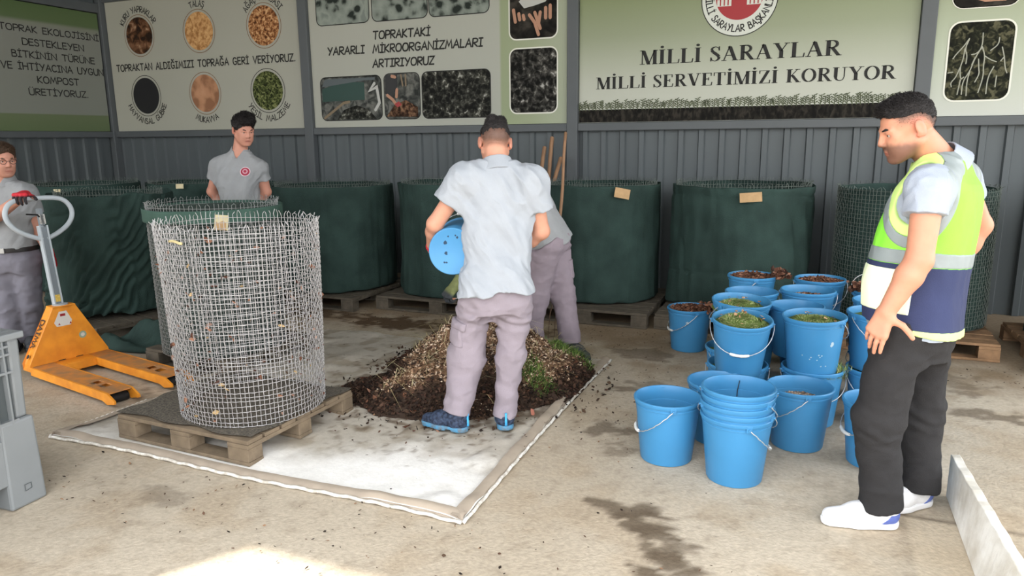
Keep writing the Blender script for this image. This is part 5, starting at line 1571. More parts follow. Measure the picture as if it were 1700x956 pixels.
# ------------------------------------------------------------------ people
m_skin = M('skin', (220, 170, 140), .5, .05, 30, .05, 90, attr=True, spec=.35)
m_black_hair = M('black_hair', (34, 30, 30), .7, .4, 90, .5, 160)
m_eye = M('eye_white', (168, 158, 150), .3)
m_iris = M('dark_iris', (50, 34, 24), .2)
SKIN = {'vest': (194, 136, 110), 'centre': (196, 142, 118), 'helper': (180, 130, 106), 'back': (188, 134, 114), 'left': (192, 138, 118)}

def frame(F, U):
    """orthonormal (right, forward, up) from forward and up hints"""
    F, U = nrm(F), A3(U)
    R = nrm(np.cross(F, U)); U = np.cross(R, F)
    return np.array([R, F, U])

class Person:
    def __init__(s, key, label, skin, head_F, head_U, h=.004, hs=1.0):
        s.j = {k: A3(v) for k, v in J[key].items()}
        s.h, s.hs, s.skin = h, hs, np.array(lin(skin))
        g = (s.j['anL']+s.j['anR'])/2
        s.root = empty('person', (g[0], g[1], 0), 0, label, 'person')
        s.o = s.root.location
        j = s.j
        s.U = nrm(j['neck']-j['pelvis'])
        r = j['shR']-j['shL']+(j['hipR']-j['hipL'])*.5
        s.R = nrm(r-s.U*(r@s.U)); s.F = np.cross(s.U, s.R)
        s.T = np.linalg.norm(j['neck']-j['pelvis'])
        s.H = frame(head_F, head_U)
        s.hc = j['head']; s.fade_w = None; s.fade_v = None
    def hp(s, x, y, z):       # head point: right, forward, up in metres
        return s.hc+s.hs*(s.H[0]*x+s.H[1]*y+s.H[2]*z)
    def tp(s, x, y, t):       # torso point, t from pelvis (0) to neck (1)
        return s.j['pelvis']+s.R*x+s.F*y+s.U*(t*s.T)
    def vol(s, pts, pad, h=None):
        P = np.array(pts); return Vol(P.min(0)-pad, P.max(0)+pad, h or s.h)
    def put(s, v, name, mat, parent=None, colfn=None, relax=1):
        p = parent or s.root
        return v.build(name, mat, p, colfn, relax, origin=(s.o.x, s.o.y, 0))
    # ---- body
    def head_prims(s, v):
        H, hs = s.H, s.hs
        P = s.hp
        E = lambda c, r, k: v.add(ell(P(*c), A3(r)*hs, H), k*hs)
        E((0, -.008, .030), (.076, .098, .088), 0)
        E((0, .038, -.040), (.058, .058, .074), .03)
        for sx in (-1, 1):
            v.add(cone(P(sx*.054, .0, -.048), P(sx*.022, .068, -.098), .020*hs, .017*hs), .03*hs)
            v.add(cone(P(sx*.045, .066, -.012), P(sx*.03, .078, -.03), .016*hs, .014*hs), .02*hs)      # cheek bones
            v.add(ell(P(sx*.026, .060, -.055), A3((.030, .030, .036))*hs, H), .025*hs)               # cheeks beside the mouth
            v.add(cone(P(sx*.012, .088, .020), P(sx*.044, .076, .018), .011*hs, .010*hs), .012*hs)     # brow ridge
            v.sub(ell(P(sx*.033, .101, .002), A3((.017, .014, .010))*hs, H), .012*hs)                  # eye sockets
            v.add(ell(P(sx*.0125, .100, -.033), A3((.008, .010, .007))*hs, H), .006*hs)                # nostrils
        E((0, .080, -.099), (.022, .018, .016), .018)
        for sx in (-1, 1): v.add(ell(P(sx*.032, .0785, .0110), A3((.0165, .0140, .0085))*hs, H), .004*hs)
        v.add(cone(P(0, .092, .014), P(0, .110, -.027), .0082*hs, .0108*hs), .010*hs)
        v.add(cone(P(-.020, .090, -.062), P(.020, .090, -.062), .006*hs, .006*hs), .008*hs)
        v.add(cone(P(0, .097, -.061), P(0, .097, -.061-.001), .006*hs, .006*hs), .01*hs)
        v.sub(cone(P(-.022, .100, -.0675), P(.022, .100, -.0675), .0022*hs, .0022*hs), .003*hs)
        v.add(cone(P(-.015, .091, -.074), P(.015, .091, -.074), .0068*hs, .0068*hs), .008*hs)
        for sx in (-1, 1):      # ears
            ax = np.array([nrm(H[0]*sx-H[1]*.35), nrm(H[1]+H[0]*sx*.35+H[2]*-.15), H[2]])
            v.add(ell(P(sx*.083, -.014, -.002), A3((.0095, .021, .035))*hs, ax), .005*hs)
            v.sub(ell(P(sx*.0975, -.012, .003), A3((.010, .0125, .022))*hs, ax), .004*hs)
            v.add(ell(P(sx*.079, -.004, -.026), A3((.008, .010, .010))*hs, ax), .006*hs)
    def body(s, hands, thin=1.0, colfn=None, neck_r=.056, arm=1.0):
        j = s.j; T = s.T
        allp = list(j.values())+[s.hp(0, 0, .16), s.hp(0, .14, 0), s.hp(0, -.14, 0)]
        v = s.vol(allp, .16)
        # torso
        secs = dens([(-.10, 0, 0, .10, .075), (0, 0, 0, .145, .095), (.16, 0, .0, .145, .095), (.45, 0, .0, .15, .095), (.72, 0, -.0, .15, .09), (.88, 0, -.01, .11, .07), (1.0, 0, 0, .06, .055)])
        secs[:, 0] *= T
        secs[:, 3:] *= thin
        v.add(sweep(j['pelvis'], [s.R, s.F, s.U], secs))
        nb = j['neck']-s.U*.03
        v.add(cone(nb, s.hp(0, -.028, -.05), neck_r+.006, neck_r), .03)
        for sd in 'LR':
            v.add(cone(nb-s.U*.01, j['sh'+sd], .045, .048), .04)
            v.add(cone(j['sh'+sd], j['el'+sd], .047*arm, .040*arm), .03)
            el, wr = j['el'+sd], j['wr'+sd]
            m_ = el+(wr-el)*.3
            v.add(cone(el, m_, .039*arm, .041*arm), .02); v.add(cone(m_, wr, .041*arm, .027*arm), .02)
            v.add(cone(j['pelvis']+(j['hip'+sd]-j['pelvis'])*.9, j['kn'+sd], .078, .052), .05)
            kn, an = j['kn'+sd], j['an'+sd]
            v.add(cone(kn, kn+(an-kn)*.35, .050, .052), .03); v.add(cone(kn+(an-kn)*.35, an, .052, .036), .03)
            ft = s.foot[sd]
            v.add(cone(an-A3((0, 0, .03)), an-A3((0, 0, an[2]-.045))+ft*.12, .032, .026), .03)
        s.head_prims(v)
        for hnd in hands: hand(v, *hnd)
        def cf(V):
            c = np.tile(s.skin, (len(V), 1))
            q = (V-s.hc)@s.H.T/s.hs
            x, y, z = q[:, 0], q[:, 1], q[:, 2]
            inh = (np.abs(x) < .11) & (np.abs(y) < .14) & (np.abs(z) < .15)
            lip = inh*np.exp(-((x)/.024)**4-((z+.068)/.011)**2)*(y > .080)
            c = c*(1-.55*lip[:, None])+np.array(lin((170, 96, 88)))*.55*lip[:, None]
            ml = inh*np.exp(-((x)/.025)**6-((z+.0675+.1*x*x/.025)/.0028)**2)*(y > .078)
            c = c*(1-.7*ml[:, None])+np.array(lin((92, 44, 40)))*.7*ml[:, None]
            red = inh*(np.abs(x) > .072)*(np.abs(y+.012) < .03)*(np.abs(z) < .04)
            c = c*(1-.3*red[:, None])+np.array(lin((208, 120, 104)))*.3*red[:, None]
            if colfn: c = colfn(c, x, y, z, inh, V)
            if s.fade_w is not None: s.fade_v = (V.copy(), s.fade_w)
            c = c*(0.95+.10*fbm(V[:, 0]*40, V[:, 1]*40, V[:, 2]*40, 2))[:, None]
            return c
        o = s.put(v, 'body', m_skin, None, cf, 1)
        if s.fade_v is not None:      # clipped hair growing out of the scalp below the longer hair
            V, w = s.fade_v; rng = np.random.default_rng(3); k = np.nonzero(rng.random(len(V)) < .9*w**1.5*(np.abs((V-s.hc)@s.H[0]) < .0775*s.hs))[0]
            P = V[k]-A3((s.o.x, s.o.y, 0)); nr = V[k]-s.hc; nr /= np.linalg.norm(nr, axis=1)[:, None]
            d = nr*.55-s.H[2]*.5-s.H[1]*.35+rng.normal(0, .2, nr.shape); d /= np.linalg.norm(d, axis=1)[:, None]
            sd = np.cross(d, nr); sd /= np.linalg.norm(sd, axis=1)[:, None]; L = rng.uniform(.003, .006, (len(k), 1))
            Vs = np.stack([P-sd*.0006, P+sd*.0006, P+d*L], 1).reshape(-1, 3)
            tag(obj('clipped_hair', np_mesh('clipped_hair', Vs, np.arange(len(Vs)).reshape(-1, 3), m_black_hair), o), kind='stuff')
        # eyes
        for sx in (-1, 1):
            b = MB()
            c0 = Vector(s.hp(sx*.032, .0775, .003)-A3((s.o.x, s.o.y, 0)))
            R_ = Matrix(s.H.T.tolist()).to_4x4()
            prof = [(.0001, -.0105)]+[(.0118*s.hs*sin(pi*k/10), -.0118*s.hs*cos(pi*k/10)) for k in range(1, 10)]+[(.0001, .0118*s.hs)]
            mt = Matrix.Translation(c0) @ R_ @ Matrix.Rotation(-pi/2, 4, 'X')
            bb = MB(); bb.lathe(prof, 14, closed=False)
            bb.v = [tuple(mt @ Vector(p)) for p in bb.v]
            ey = bb.build('eye', m_eye, o, smooth=True)
            bi = MB(); bi.lathe([(.0001, .0121*s.hs), (.0035*s.hs, .0117*s.hs), (.0054*s.hs, .0109*s.hs), (.0054*s.hs, .0100*s.hs)], 12, closed=False)
            bi.v = [tuple(mt @ Vector(p)) for p in bi.v]
            bi.build('iris', m_iris, ey, smooth=True)
        return o
    def brows(s, mat, th=.0042, raise_=0):
        for sx in (-1, 1):
            v = s.vol([s.hp(0, .1, .03), s.hp(sx*.06, .06, .03)], .02, .002)
            v.add(cone(s.hp(sx*.014, .0945, .021+raise_), s.hp(sx*.034, .0895, .026+raise_), th*s.hs, th*s.hs), .004)
            v.add(cone(s.hp(sx*.034, .0890, .026+raise_), s.hp(sx*.052, .0755, .020+raise_), th*s.hs, th*.6*s.hs), .004)
            s.put(v, 'eyebrow', mat)
    # ---- clothes
    def shirt(s, mat, secs, sleeve=.60, sr=(.078, .082), hem=None, sh_r=.066, h=None, wr=.010, name='polo_shirt', seed=0, neck_r=.068, wrf=None, collar=True, colmat=None, k=.05, collar_t=.94):
        j = s.j; T = s.T
        sc = dens(secs); sc[:, 0] *= T
        s.ssecs = sc
        P = [j['neck']+s.U*.05, j['pelvis'], j['shL'], j['shR'], j['elL'], j['elR'], s.tp(0, 0, secs[0][0])]
        v = s.vol(P, .26, h or .006)
        v.add(sweep(j['pelvis'], [s.R, s.F, s.U], sc))
        nb = j['neck']-s.U*.02
        c0 = (collar_t-.085)*T
        def vfn(X, Y, Z):      # open V below the throat
            X, Y, Z = X-j['pelvis'][0], Y-j['pelvis'][1], Z-j['pelvis'][2]
            a = X*s.R[0]+Y*s.R[1]+Z*s.R[2]; b_ = X*s.F[0]+Y*s.F[1]+Z*s.F[2]; c = X*s.U[0]+Y*s.U[1]+Z*s.U[2]
            return np.maximum(.035-b_, (np.abs(a)-(c-c0)*.62)*.85)
        vn = (vfn, j['neck']-.22, j['neck']+.22)
        for sd in 'LR':
            sh, el = j['sh'+sd], j['el'+sd]
            v.add(cone(nb-s.U*(.03+.03*s.T), sh, .058, sh_r), k)
            v.add(cone(s.tp((-1 if sd == 'L' else 1)*.045, -.012, .93), sh+s.U*.004, .040, sr[0]*.86), .05)
            v.add(cone(sh, sh+(el-sh)*sleeve, sr[0]*.92, sr[1], cap_b=True), k)
        if hem is not None: v.cut(*hem)
        # neck opening
        v.sub(cone(nb+s.U*.015, s.hp(0, -.02, -.06)+s.U*.06, neck_r, neck_r+.004), .01)
        if collar: v.sub(vn)
        def wf(X, Y, Z):
            q = np.stack([X-j['pelvis'][0], Y-j['pelvis'][1], Z-j['pelvis'][2]], 0)
            a = s.R@q; b_ = s.F@q; c = s.U@q
            n = fbm(a*5+seed, b_*5, c*2.2+seed, 3)-.5
            n2 = np.abs(fbm((a+c*.7)*11+seed, b_*9, (c-a*.7)*4+.5*n, 3)-.5)
            d = wr*(n*1.6+n2*3.4-.6)
            if wrf is not None: d = d+wrf(a, b_, c)
            return d
        v.wrinkle(wf)
        o = s.put(v, name, mat, None, None, 1)
        if collar:
            cv = s.vol([j['neck'], s.hp(0, -.03, -.08)], .14, .0028)
            a_ = s.tp(0, -.012, collar_t); dr = nrm(s.hp(0, -.03, -.05)-a_); b2 = a_+dr*.052
            cv.add(cone(a_-dr*.026, b2, neck_r+.036, neck_r+.010, cap_a=True, cap_b=True))
            cv.sub(cone(a_-dr*.05, b2+dr*.05, neck_r+.014, neck_r-.001))
            cv.sub(vn)
            s.put(cv, 'collar', colmat or mat, o, None, 3)
        s.svol = v
        return o
    def trousers(s, mat, rrs, waist_t=.14, secs=None, wr=.010, seed=0, hemz=.0, h=.006, hipk=.05, hem_r=None, pocket=None, name='trousers', bag=None):
        """rr: radii hip, knee, hem"""
        j = s.j; T = s.T
        P = [j['pelvis']+s.U*.12]+[j[k] for k in ('hipL', 'hipR', 'knL', 'knR', 'anL', 'anR')]
        v = s.vol(P, .2, h)
        sc = dens(secs or [(-.16, 0, 0, .10, .09), (-.04, 0, -.005, .170, .125), (.06, 0, -.005, .172, .122), (.20, 0, 0, .158, .112)]); sc[:, 0] *= T
        v.add(sweep(j['pelvis'], [s.R, s.F, s.U], sc))
        for sd in 'LR':
            hp_, kn, an = j['hip'+sd], j['kn'+sd], j['an'+sd]
            rr = rrs[sd] if isinstance(rrs, dict) else rrs
            v.add(cone(hp_, kn, rr[0], rr[1]), hipk)
            e = an+(an-kn)/np.linalg.norm(an-kn)*hemz
            v.add(cone(kn, e, rr[1], rr[2], cap_b=True), .04)
            if hem_r: v.add(cone(e-(e-kn)*.16, e, hem_r*.9, hem_r, cap_b=True), .03)
        v.cut(s.tp(0, 0, waist_t), s.U)
        mid = s.R
        def wf(X, Y, Z):
            n = fbm(X*7+Z*3+seed, Y*7, Z*6-X*3, 3)-.5+1.3*(np.abs(fbm(X*6+Z*7, Y*7, Z*10-X*7+seed, 3)-.5)-.12)
            zz = Z+.10*(X-Y)
            d = wr*(2.0*n)
            for sd in 'LR':
                kn, an = j['kn'+sd], j['an'+sd]
                for (c, wdt, f, am) in ((kn[2], .09, 60, .14), (an[2]+.06, .06, 90, .35), ((kn[2]+an[2])/2, .10, 50, .10), (j['hip'+sd][2]-.06, .08, 55, .12)):
                    near = np.exp(-((X-kn[0])**2+(Y-kn[1])**2)/.05)
                    d = d+wr*am*near*np.exp(-((zz-c)/wdt)**2)*np.sin(zz*f+5*n+6*(X-kn[0])*5+seed)
            return d
        v.wrinkle(wf)
        s.tvol = v
        return s.put(v, name, mat)
    def shoe(s, sd, mats, L=.285, wd=.046, style='trainer'):
        an, ft = s.j['an'+sd], nrm(s.foot[sd]*A3((1, 1, 0)))
        rt = np.cross(ft, A3((0, 0, 1))); up = A3((0, 0, 1)); ax = np.array([rt, ft, up])
        o = A3((an[0], an[1], s.floor.get(sd, 0.0) if hasattr(s, 'floor') else 0.0))-ft*.0
        Q = lambda x, y, z: o+rt*x+ft*y+up*z
        hl, tl_ = -.075, L-.075
        v = Vol(np.min([Q(0, hl, 0), Q(0, tl_, 0)], 0)-.09, np.max([Q(0, hl, .14), Q(0, tl_, .14)], 0)+.09, .0035)
        v.add(cone(Q(0, hl+.045, .055), Q(0, .10, .048), .042, .043, flat=None))
        v.add(cone(Q(0, .10, .045), Q(.004, tl_-.042, .036), .043, .034), .03)
        v.add(cone(Q(0, .0, .06), Q(0, .0, .10), .045, .044), .03)
        v.add(cone(Q(0, .02, .095), Q(0, .10, .06), .032, .032), .03)
        if style == 'boot': v.add(cone(Q(0, -.01, .06), Q(0, -.015, .125), .045, .036), .03)
        v.cut(Q(0, 0, .022), -up)
        v.cut(Q(0, 0, .122 if style == 'boot' else .105), up)
        top = s.put(v, 'shoe', mats[0])
        v2 = Vol(v.lo, v.lo+A3(v.a.shape)*v.h, .0035)
        v2.add(cone(Q(0, hl+.048, .018), Q(0, .09, .018), .047, .047)); v2.add(cone(Q(0, .09, .018), Q(.004, tl_-.044, .020), .047, .040), .02)
        v2.cut(Q(0, 0, .030), up); v2.cut(Q(0, 0, .0015), -up)
        if style == 'boot':
            v2.sub(rbox(Q(0, .03, .0), (.08, .018, .012), .004, ax))
        s.put(v2, 'sole', mats[1], top)
        if style == 'vest':      # coloured heel counter
            v3 = v.clone(); v3.a -= .0025
            X, Y, Z = v3.grid()
            c = Q(0, hl, .03); d = ft
            q = (X-c[0])*d[0]+(Y-c[1])*d[1]; v3.a = np.maximum(v3.a, (q-.085+(Z-.03)*.9).astype(np.float32)); v3.cut(Q(0, 0, .068), up); v3.cut(Q(0, 0, .026), -up)
            s.put(v3, 'heel_panel', mats[2], top)
        b = MB()
        for k in range(5):
            y = .045+.020*k; z = .107-.0105*k
            p = [Q(x, y+.006*(1 if k % 2 else -1)*x/.02, z+.006-.010*(x/.024)**2) for x in (-.026, -.013, 0, .013, .026)]
            b.tube([Vector(q-A3((s.o.x, s.o.y, 0))) for q in p], .0032, 6)
        b.build('laces', mats[3] if len(mats) > 3 else mats[0], top, smooth=True)
        if style == 'boot':
            b = MB(); b.tube([Vector(Q(0, hl+.006-.004, z)-A3((s.o.x, s.o.y, 0))) for z in (.035, .06, .080, .095, .106)], [.008, .007, .006, .006, .007], 8); b.build('heel_loop', mats[2], top, smooth=True)
        return top
    def hair(s, mat, prims, cuts=(), rough=.006, freq=60, h=.003, seed=0, name='hair', line=None, strand=.016, strands=5000, comb=(.35, .1)):
        v = s.vol([s.hp(0, 0, .12), s.hp(0, .13, .02), s.hp(0, -.13, 0)], .07, h)
        for (c, r, k) in prims: v.add(ell(s.hp(*c), A3(r)*s.hs, s.H), k)
        if line is not None:
            X, Y, Z = v.grid(); X, Y, Z = X-s.hc[0], Y-s.hc[1], Z-s.hc[2]
            yy = (X*s.H[1][0]+Y*s.H[1][1]+Z*s.H[1][2])/s.hs; zz = (X*s.H[2][0]+Y*s.H[2][1]+Z*s.H[2][2])/s.hs
            v.a = np.maximum(v.a, ((np.interp(yy, line[0], line[1])-zz)*.8*s.hs).astype(np.float32))
        for (c, n) in cuts:
            nn = s.H[0]*n[0]+s.H[1]*n[1]+s.H[2]*n[2]
            v.cut(s.hp(*c), nrm(nn))
        def wf(X, Y, Z):
            q = np.stack([X-s.hc[0], Y-s.hc[1], Z-s.hc[2]], 0); a, b_, c = s.H[0]@q, s.H[1]@q, s.H[2]@q
            return rough*2.4*(fbm(a*freq+seed, b_*freq*.45, c*freq*.7, 3)-.5)
        v.wrinkle(wf)
        o = s.put(v, name, mat)
        # short strands standing on the hair surface
        me = o.data; n = len(me.vertices); co = np.empty(n*3, np.float32); no = np.empty(n*3, np.float32)
        me.vertices.foreach_get('co', co); me.vertex_normals.foreach_get('vector', no)
        co, no = co.reshape(-1, 3).astype(float), no.reshape(-1, 3).astype(float)
        q = (co+A3((s.o.x, s.o.y, 0))-s.hc)@s.H.T
        out = ((no*(co+A3((s.o.x, s.o.y, 0))-s.hc)).sum(1) > .02)
        rng = np.random.default_rng(seed); idx = rng.choice(np.nonzero(out)[0], min(strands, out.sum()), replace=False)
        P, N_ = co[idx], no[idx]; L = rng.uniform(.6, 1.2, len(idx))*(strand*(.55+.6*smooth01(q[idx, 2]+.3*q[idx, 1], .05, .12)))
        dirv = N_*.75+s.H[1]*comb[0]+s.H[2]*comb[1]+rng.normal(0, .22, N_.shape); dirv /= np.linalg.norm(dirv, axis=1)[:, None]
        sd = np.cross(dirv, rng.normal(0, 1, N_.shape)); sd /= np.linalg.norm(sd, axis=1)[:, None]
        P = P-N_*.002
        Vs = np.stack([P-sd*.0011, P+sd*.0011, P+dirv*L[:, None]*.6+sd*.0009, P+dirv*L[:, None]*.6-sd*.0009, P+(dirv+s.H[1]*.2)*L[:, None]], 1).reshape(-1, 3)
        b = np.arange(len(idx))[:, None]*5
        F = [tuple(f) for f in (b+np.array([[0, 1, 2, 3]])).tolist()]+[tuple(f) for f in (b+np.array([[3, 2, 4]])).tolist()]
        tag(obj('hair_strands', np_mesh('hair_strands', Vs, F, mat), o), kind='stuff')
        return o

def hand(v, w, d, n, t, curls, k=.006, sc=1.0, spread=.05, thumb=(.6, .8, .3), tl=1.0):
    """palm and five fingers: w wrist, d towards fingers, n out of the palm, t thumb side"""
    w, d = A3(w), nrm(d); n = nrm(A3(n)-d*(A3(n)@d)); t = nrm(np.cross(n, d))*np.sign(np.dot(np.cross(n, d), A3(t)) or 1)
    off = (.032, .011, -.011, -.031); ml = (.088, .092, .088, .080)
    fl = (.070, .078, .072, .056); fr = (.0092, .0095, .0090, .0078)
    for i in range(4):
        m_ = w+(d*ml[i]+t*off[i])*sc
        v.add(cone(w+t*off[i]*.55*sc+d*.012*sc, m_, .0165*sc, .0125*sc), .016)
    for i in range(4):
        p = w+(d*(ml[i]-.006)+t*off[i])*sc; a = 0; dd = nrm(d+t*spread*(1.5-i))
        c = curls[i] if isinstance(curls, (list, tuple)) else curls
        for q, (fr_, ca) in enumerate(((.46, .8), (.30, 1.1), (.24, .7))):
            a += c*ca; u = dd*cos(a)+n*sin(a); e = p+u*fl[i]*fr_*sc
            r0 = fr[i]*(1-.1*q)*sc
            v.add(cone(p, e, r0, r0*.93), k if q == 0 else .003)
            p = e
    b0 = w+(d*.022+t*.024)*sc; u = nrm(d*thumb[0]+t*thumb[1]+n*thumb[2])
    e = b0+u*.044*sc*tl; v.add(cone(b0, e, .0150*sc, .0118*sc), .012)
    u2 = nrm(u+d*.45+n*.15); e2 = e+u2*.032*sc; v.add(cone(e, e2, .0115*sc, .0105*sc), .004)
    u3 = nrm(u2+d*.2); v.add(cone(e2, e2+u3*.024*sc, .0105*sc, .0088*sc), .003)

BUCKET_TIP = ((-1.771, 3.414, 1.017), (-1.86, 3.745, .996))
LOOP_GRIP = (-5.07, 3.385, 1.225)
VR = A3((cos(YAW), sin(YAW), 0)); VN = A3((-sin(YAW), cos(YAW), 0)); UP = A3((0, 0, 1))   # photo right, away, up

BUCKET_TIP = ((-1.771, 3.414, 1.017), (-1.86, 3.745, .996))
LOOP_GRIP = (-5.07, 3.385, 1.225)
# ================================================================== person in the safety vest
p = Person('vest', 'person in a yellow and navy safety vest, black trousers, looking down at the buckets', SKIN['vest'], -VR*.97+VN*.12-UP*.36, UP*.93-VR*.36, .0036, 1.0)
p.hc = p.hc-VR*.012
p.foot = {'L': -VR*.95+VN*.10, 'R': -VR*.80-VN*.30}
p.floor = {}
HL_V = ([-.12, -.10, -.075, -.045, -.02, .04, .075, .085, .10], [-.035, -.030, .0, .040, .052, .058, .066, .080, .082])
def fc(c, x, y, z, inh, V):
    st = inh*smooth01(-z+.25*(y-.05)+.010*(fbm(V[:, 0]*90, V[:, 1]*90, V[:, 2]*90, 2)-.5), .028, .058)*smooth01(y, -.02, .02)*(1-np.exp(-((z+.068)/.009)**2)*(np.abs(x) < .018))
    c = c*(1-.72*st[:, None])+np.array(lin((66, 52, 46)))*.72*st[:, None]
    fade = inh*smooth01(z-np.interp(y, HL_V[0], HL_V[1]), -.050, .006)*smooth01(.066-y, 0, .03)
    fade = fade*(1-np.exp(-((z)/.03)**2-((y+.012)/.022)**2))
    p.fade_w = fade
    return c*(1-.80*fade[:, None])+np.array(lin((44, 38, 37)))*.80*fade[:, None]
hl = p.j['wrL']
p.body([(p.j['wrL'], -UP*.93-VR*.36-VN*.02, VR*.72+VN*.62-UP*.1, VR*.8-VN*.5, [.20, .24, .28, .34], .005, 1.03, .015, (.10, .95, .25)),
        (p.j['wrR'], -VR*.6-UP*.7, -VN, -VR, .4)], .95, fc, .060, 1.16)
p.brows(m_black_hair, .0045)
p.hair(m_black_hair, [((0, -.006, .035), (.0795, .1005, .091), 0), ((0, .044, .084), (.048, .044, .030), .02), ((0, .01, .092), (.060, .075, .032), .02)],
       [], .007, 60, seed=3, line=HL_V, strand=.011, strands=7000, comb=(.5, .25))
m_poloL = M('light_blue_grey_polo', (160, 168, 182), .85, .06, 14, .25, 300, spec=.2)
VS = [(-.06, 0, .0, .185, .155), (.05, 0, .012, .182, .160), (.22, 0, .024, .180, .166), (.42, 0, .012, .180, .158), (.62, 0, .0, .184, .150), (.80, 0, -.018, .172, .126), (.90, 0, -.02, .120, .084), (.955, 0, -.012, .080, .070)]
p.shirt(m_poloL, VS, .36, (.068, .070), (p.tp(0, 0, -.075), nrm(-p.U+p.F*.12)), .055, .005, .012, seed=1, neck_r=.072)
# vest: same solid a little larger, arm holes cut, then coloured panels laid over it
def grow(secs, g, lo=None):
    out = [(t, cx, cy, a+g, b+g) for (t, cx, cy, a, b) in secs]
    return out
sv = dens(grow(VS, .017)); sv[:, 0] *= p.T
vv = p.vol([p.j['neck']+p.U*.05, p.j['pelvis'], p.j['shL'], p.j['shR'], p.tp(0, 0, -.05)], .24, .0042)
vv.add(sweep(p.j['pelvis'], [p.R, p.F, p.U], sv))
nb = p.j['neck']-p.U*.02
for sd in 'LR':
    vv.add(cone(nb-p.U*.03, p.j['sh'+sd]*.85+nb*.15, .076, .070), .05)
    vv.add(cone(p.tp((-1 if sd == 'L' else 1)*.045, -.012, .93), p.j['sh'+sd]+p.U*.004, .055, .074), .05)
vv.cut(p.tp(0, 0, -.025), nrm(-p.U+p.F*.10))
vv.sub(cone(nb+p.U*.0, p.hp(0, -.02, -.06)+p.U*.06, .082, .086), .01)
vv.sub(cone(p.tp(0, .02, 1.03), p.tp(0, .21, .72), .05, .012), .02)       # open V in front
AH = {}
for sd, sg in (('L', -1), ('R', 1)):
    c = p.tp(sg*.15, .012, .77); AH[sd] = c
    vv.sub((lambda c: ell(c+p.R*sg*.10, (.16, .083, .125), [p.R, nrm(p.F+p.U*.12), p.U]))(c), .01)
def wfv(X, Y, Z):
    q = np.stack([X-p.j['pelvis'][0], Y-p.j['pelvis'][1], Z-p.j['pelvis'][2]], 0); a, b_, c = p.R@q, p.F@q, p.U@q
    return .014*(fbm(a*4, b_*4, c*1.6, 2)-.5)+.022*np.abs(fbm(a*10+c*3, b_*8, c*3-a*4, 3)-.5)+.008*(fbm((a+c)*7, b_*5, (c-a)*2.5+4, 2)-.5)
vv.wrinkle(wfv)
m_neon = M('neon_yellow_green', (136, 226, 66), .7, .04, 20, .15, 250)
m_pale_neon = M('pale_neon_trim', (206, 236, 140), .7)
m_refl = M('silver_reflective_tape', (138, 147, 148), .45, .06, 30, metal=.0)
m_navy = M('navy_fabric', (44, 52, 88), .8, .12, 8, .2, 250)
vest = p.put(vv, 'safety_vest', m_neon)
def region(fn, off, name, mat, lab=None):
    c = vv.clone(); c.a = c.a-np.float32(off)
    X, Y, Z = c.grid(); X, Y, Z = X-p.j['pelvis'][0], Y-p.j['pelvis'][1], Z-p.j['pelvis'][2]
    a = X*p.R[0]+Y*p.R[1]+Z*p.R[2]; b_ = X*p.F[0]+Y*p.F[1]+Z*p.F[2]; cc = (X*p.U[0]+Y*p.U[1]+Z*p.U[2])/p.T
    c.a = np.maximum(c.a, fn(a, b_, cc).astype(np.float32))
    o = p.put(c, name, mat, vest)
    if lab: tag(o, lab)
T_ = p.T
def slab(t0, t1, tilt=0.0): return lambda a, b_, c: np.maximum((t0-c-tilt*b_)*T_, (c+tilt*b_-t1)*T_)
region(slab(-.2, .36), .0022, 'navy_panel', m_navy, 'navy lower part')
region(slab(.36, .445), .0032, 'reflective_band', m_refl, 'silver band round the waist')
region(slab(-.2, -.010, -.0), .0045, 'hem_binding', m_pale_neon)
def ahd(a, b_, c):     # distance from the arm hole outline, in the side view
    b2, c2 = b_-.012, (c-.77)*T_
    k = np.sqrt((b2/.083)**2+((c2-.0)/.125)**2)
    return (k-1)*.10
region(lambda a, b_, c: np.maximum(np.maximum(ahd(a, b_, c)-.030, (.42-c)*T_), -a-9), .0030, 'arm_hole_trim', m_pale_neon)
region(lambda a, b_, c: np.maximum(np.maximum(ahd(a, b_, c)-.066, .030-ahd(a, b_, c)), np.maximum((.445-c)*T_, np.maximum(.04-np.abs(a), -9+0*a))), .0034, 'shoulder_reflective_strip', m_refl, 'silver strip over the shoulder')
region(lambda a, b_, c: np.maximum(np.maximum(np.abs(c-.20)*T_-.085, -.03-b_), np.maximum(a+.02, -.30-a)), .0060, 'front_pocket', M('pale_pocket', (244, 255, 214), .6), 'pale front pocket')
region(lambda a, b_, c: np.maximum(np.abs(b_-.07-.0*c)-.006, np.maximum(.10-c, c-.62)*T_), .0045, 'side_binding', m_pale_neon) if False else None
m_black_tr = M('black_trouser_cloth', (46, 45, 46), .85, .12, 10, .3, 260, spec=.2)
p.trousers(m_black_tr, (.100, .088, .076), .03, [(-.22, 0, -.01, .12, .12), (-.06, 0, -.005, .165, .140), (.04, 0, .0, .160, .136), (.16, 0, .01, .155, .13)], .012, 4, -.004, .005, .08, .082)
m_wshoe = M('white_knit', (226, 226, 228), .7, .06, 60, .2, 200)
m_wsole = M('white_foam', (232, 232, 234), .6)
m_bluep = M('blue_heel', (104, 122, 196), .6, .25, 20)
for sd in 'LR': p.shoe(sd, (m_wshoe, m_wsole, m_bluep, m_wshoe), .315 if sd == 'L' else .29, .046, 'vest')

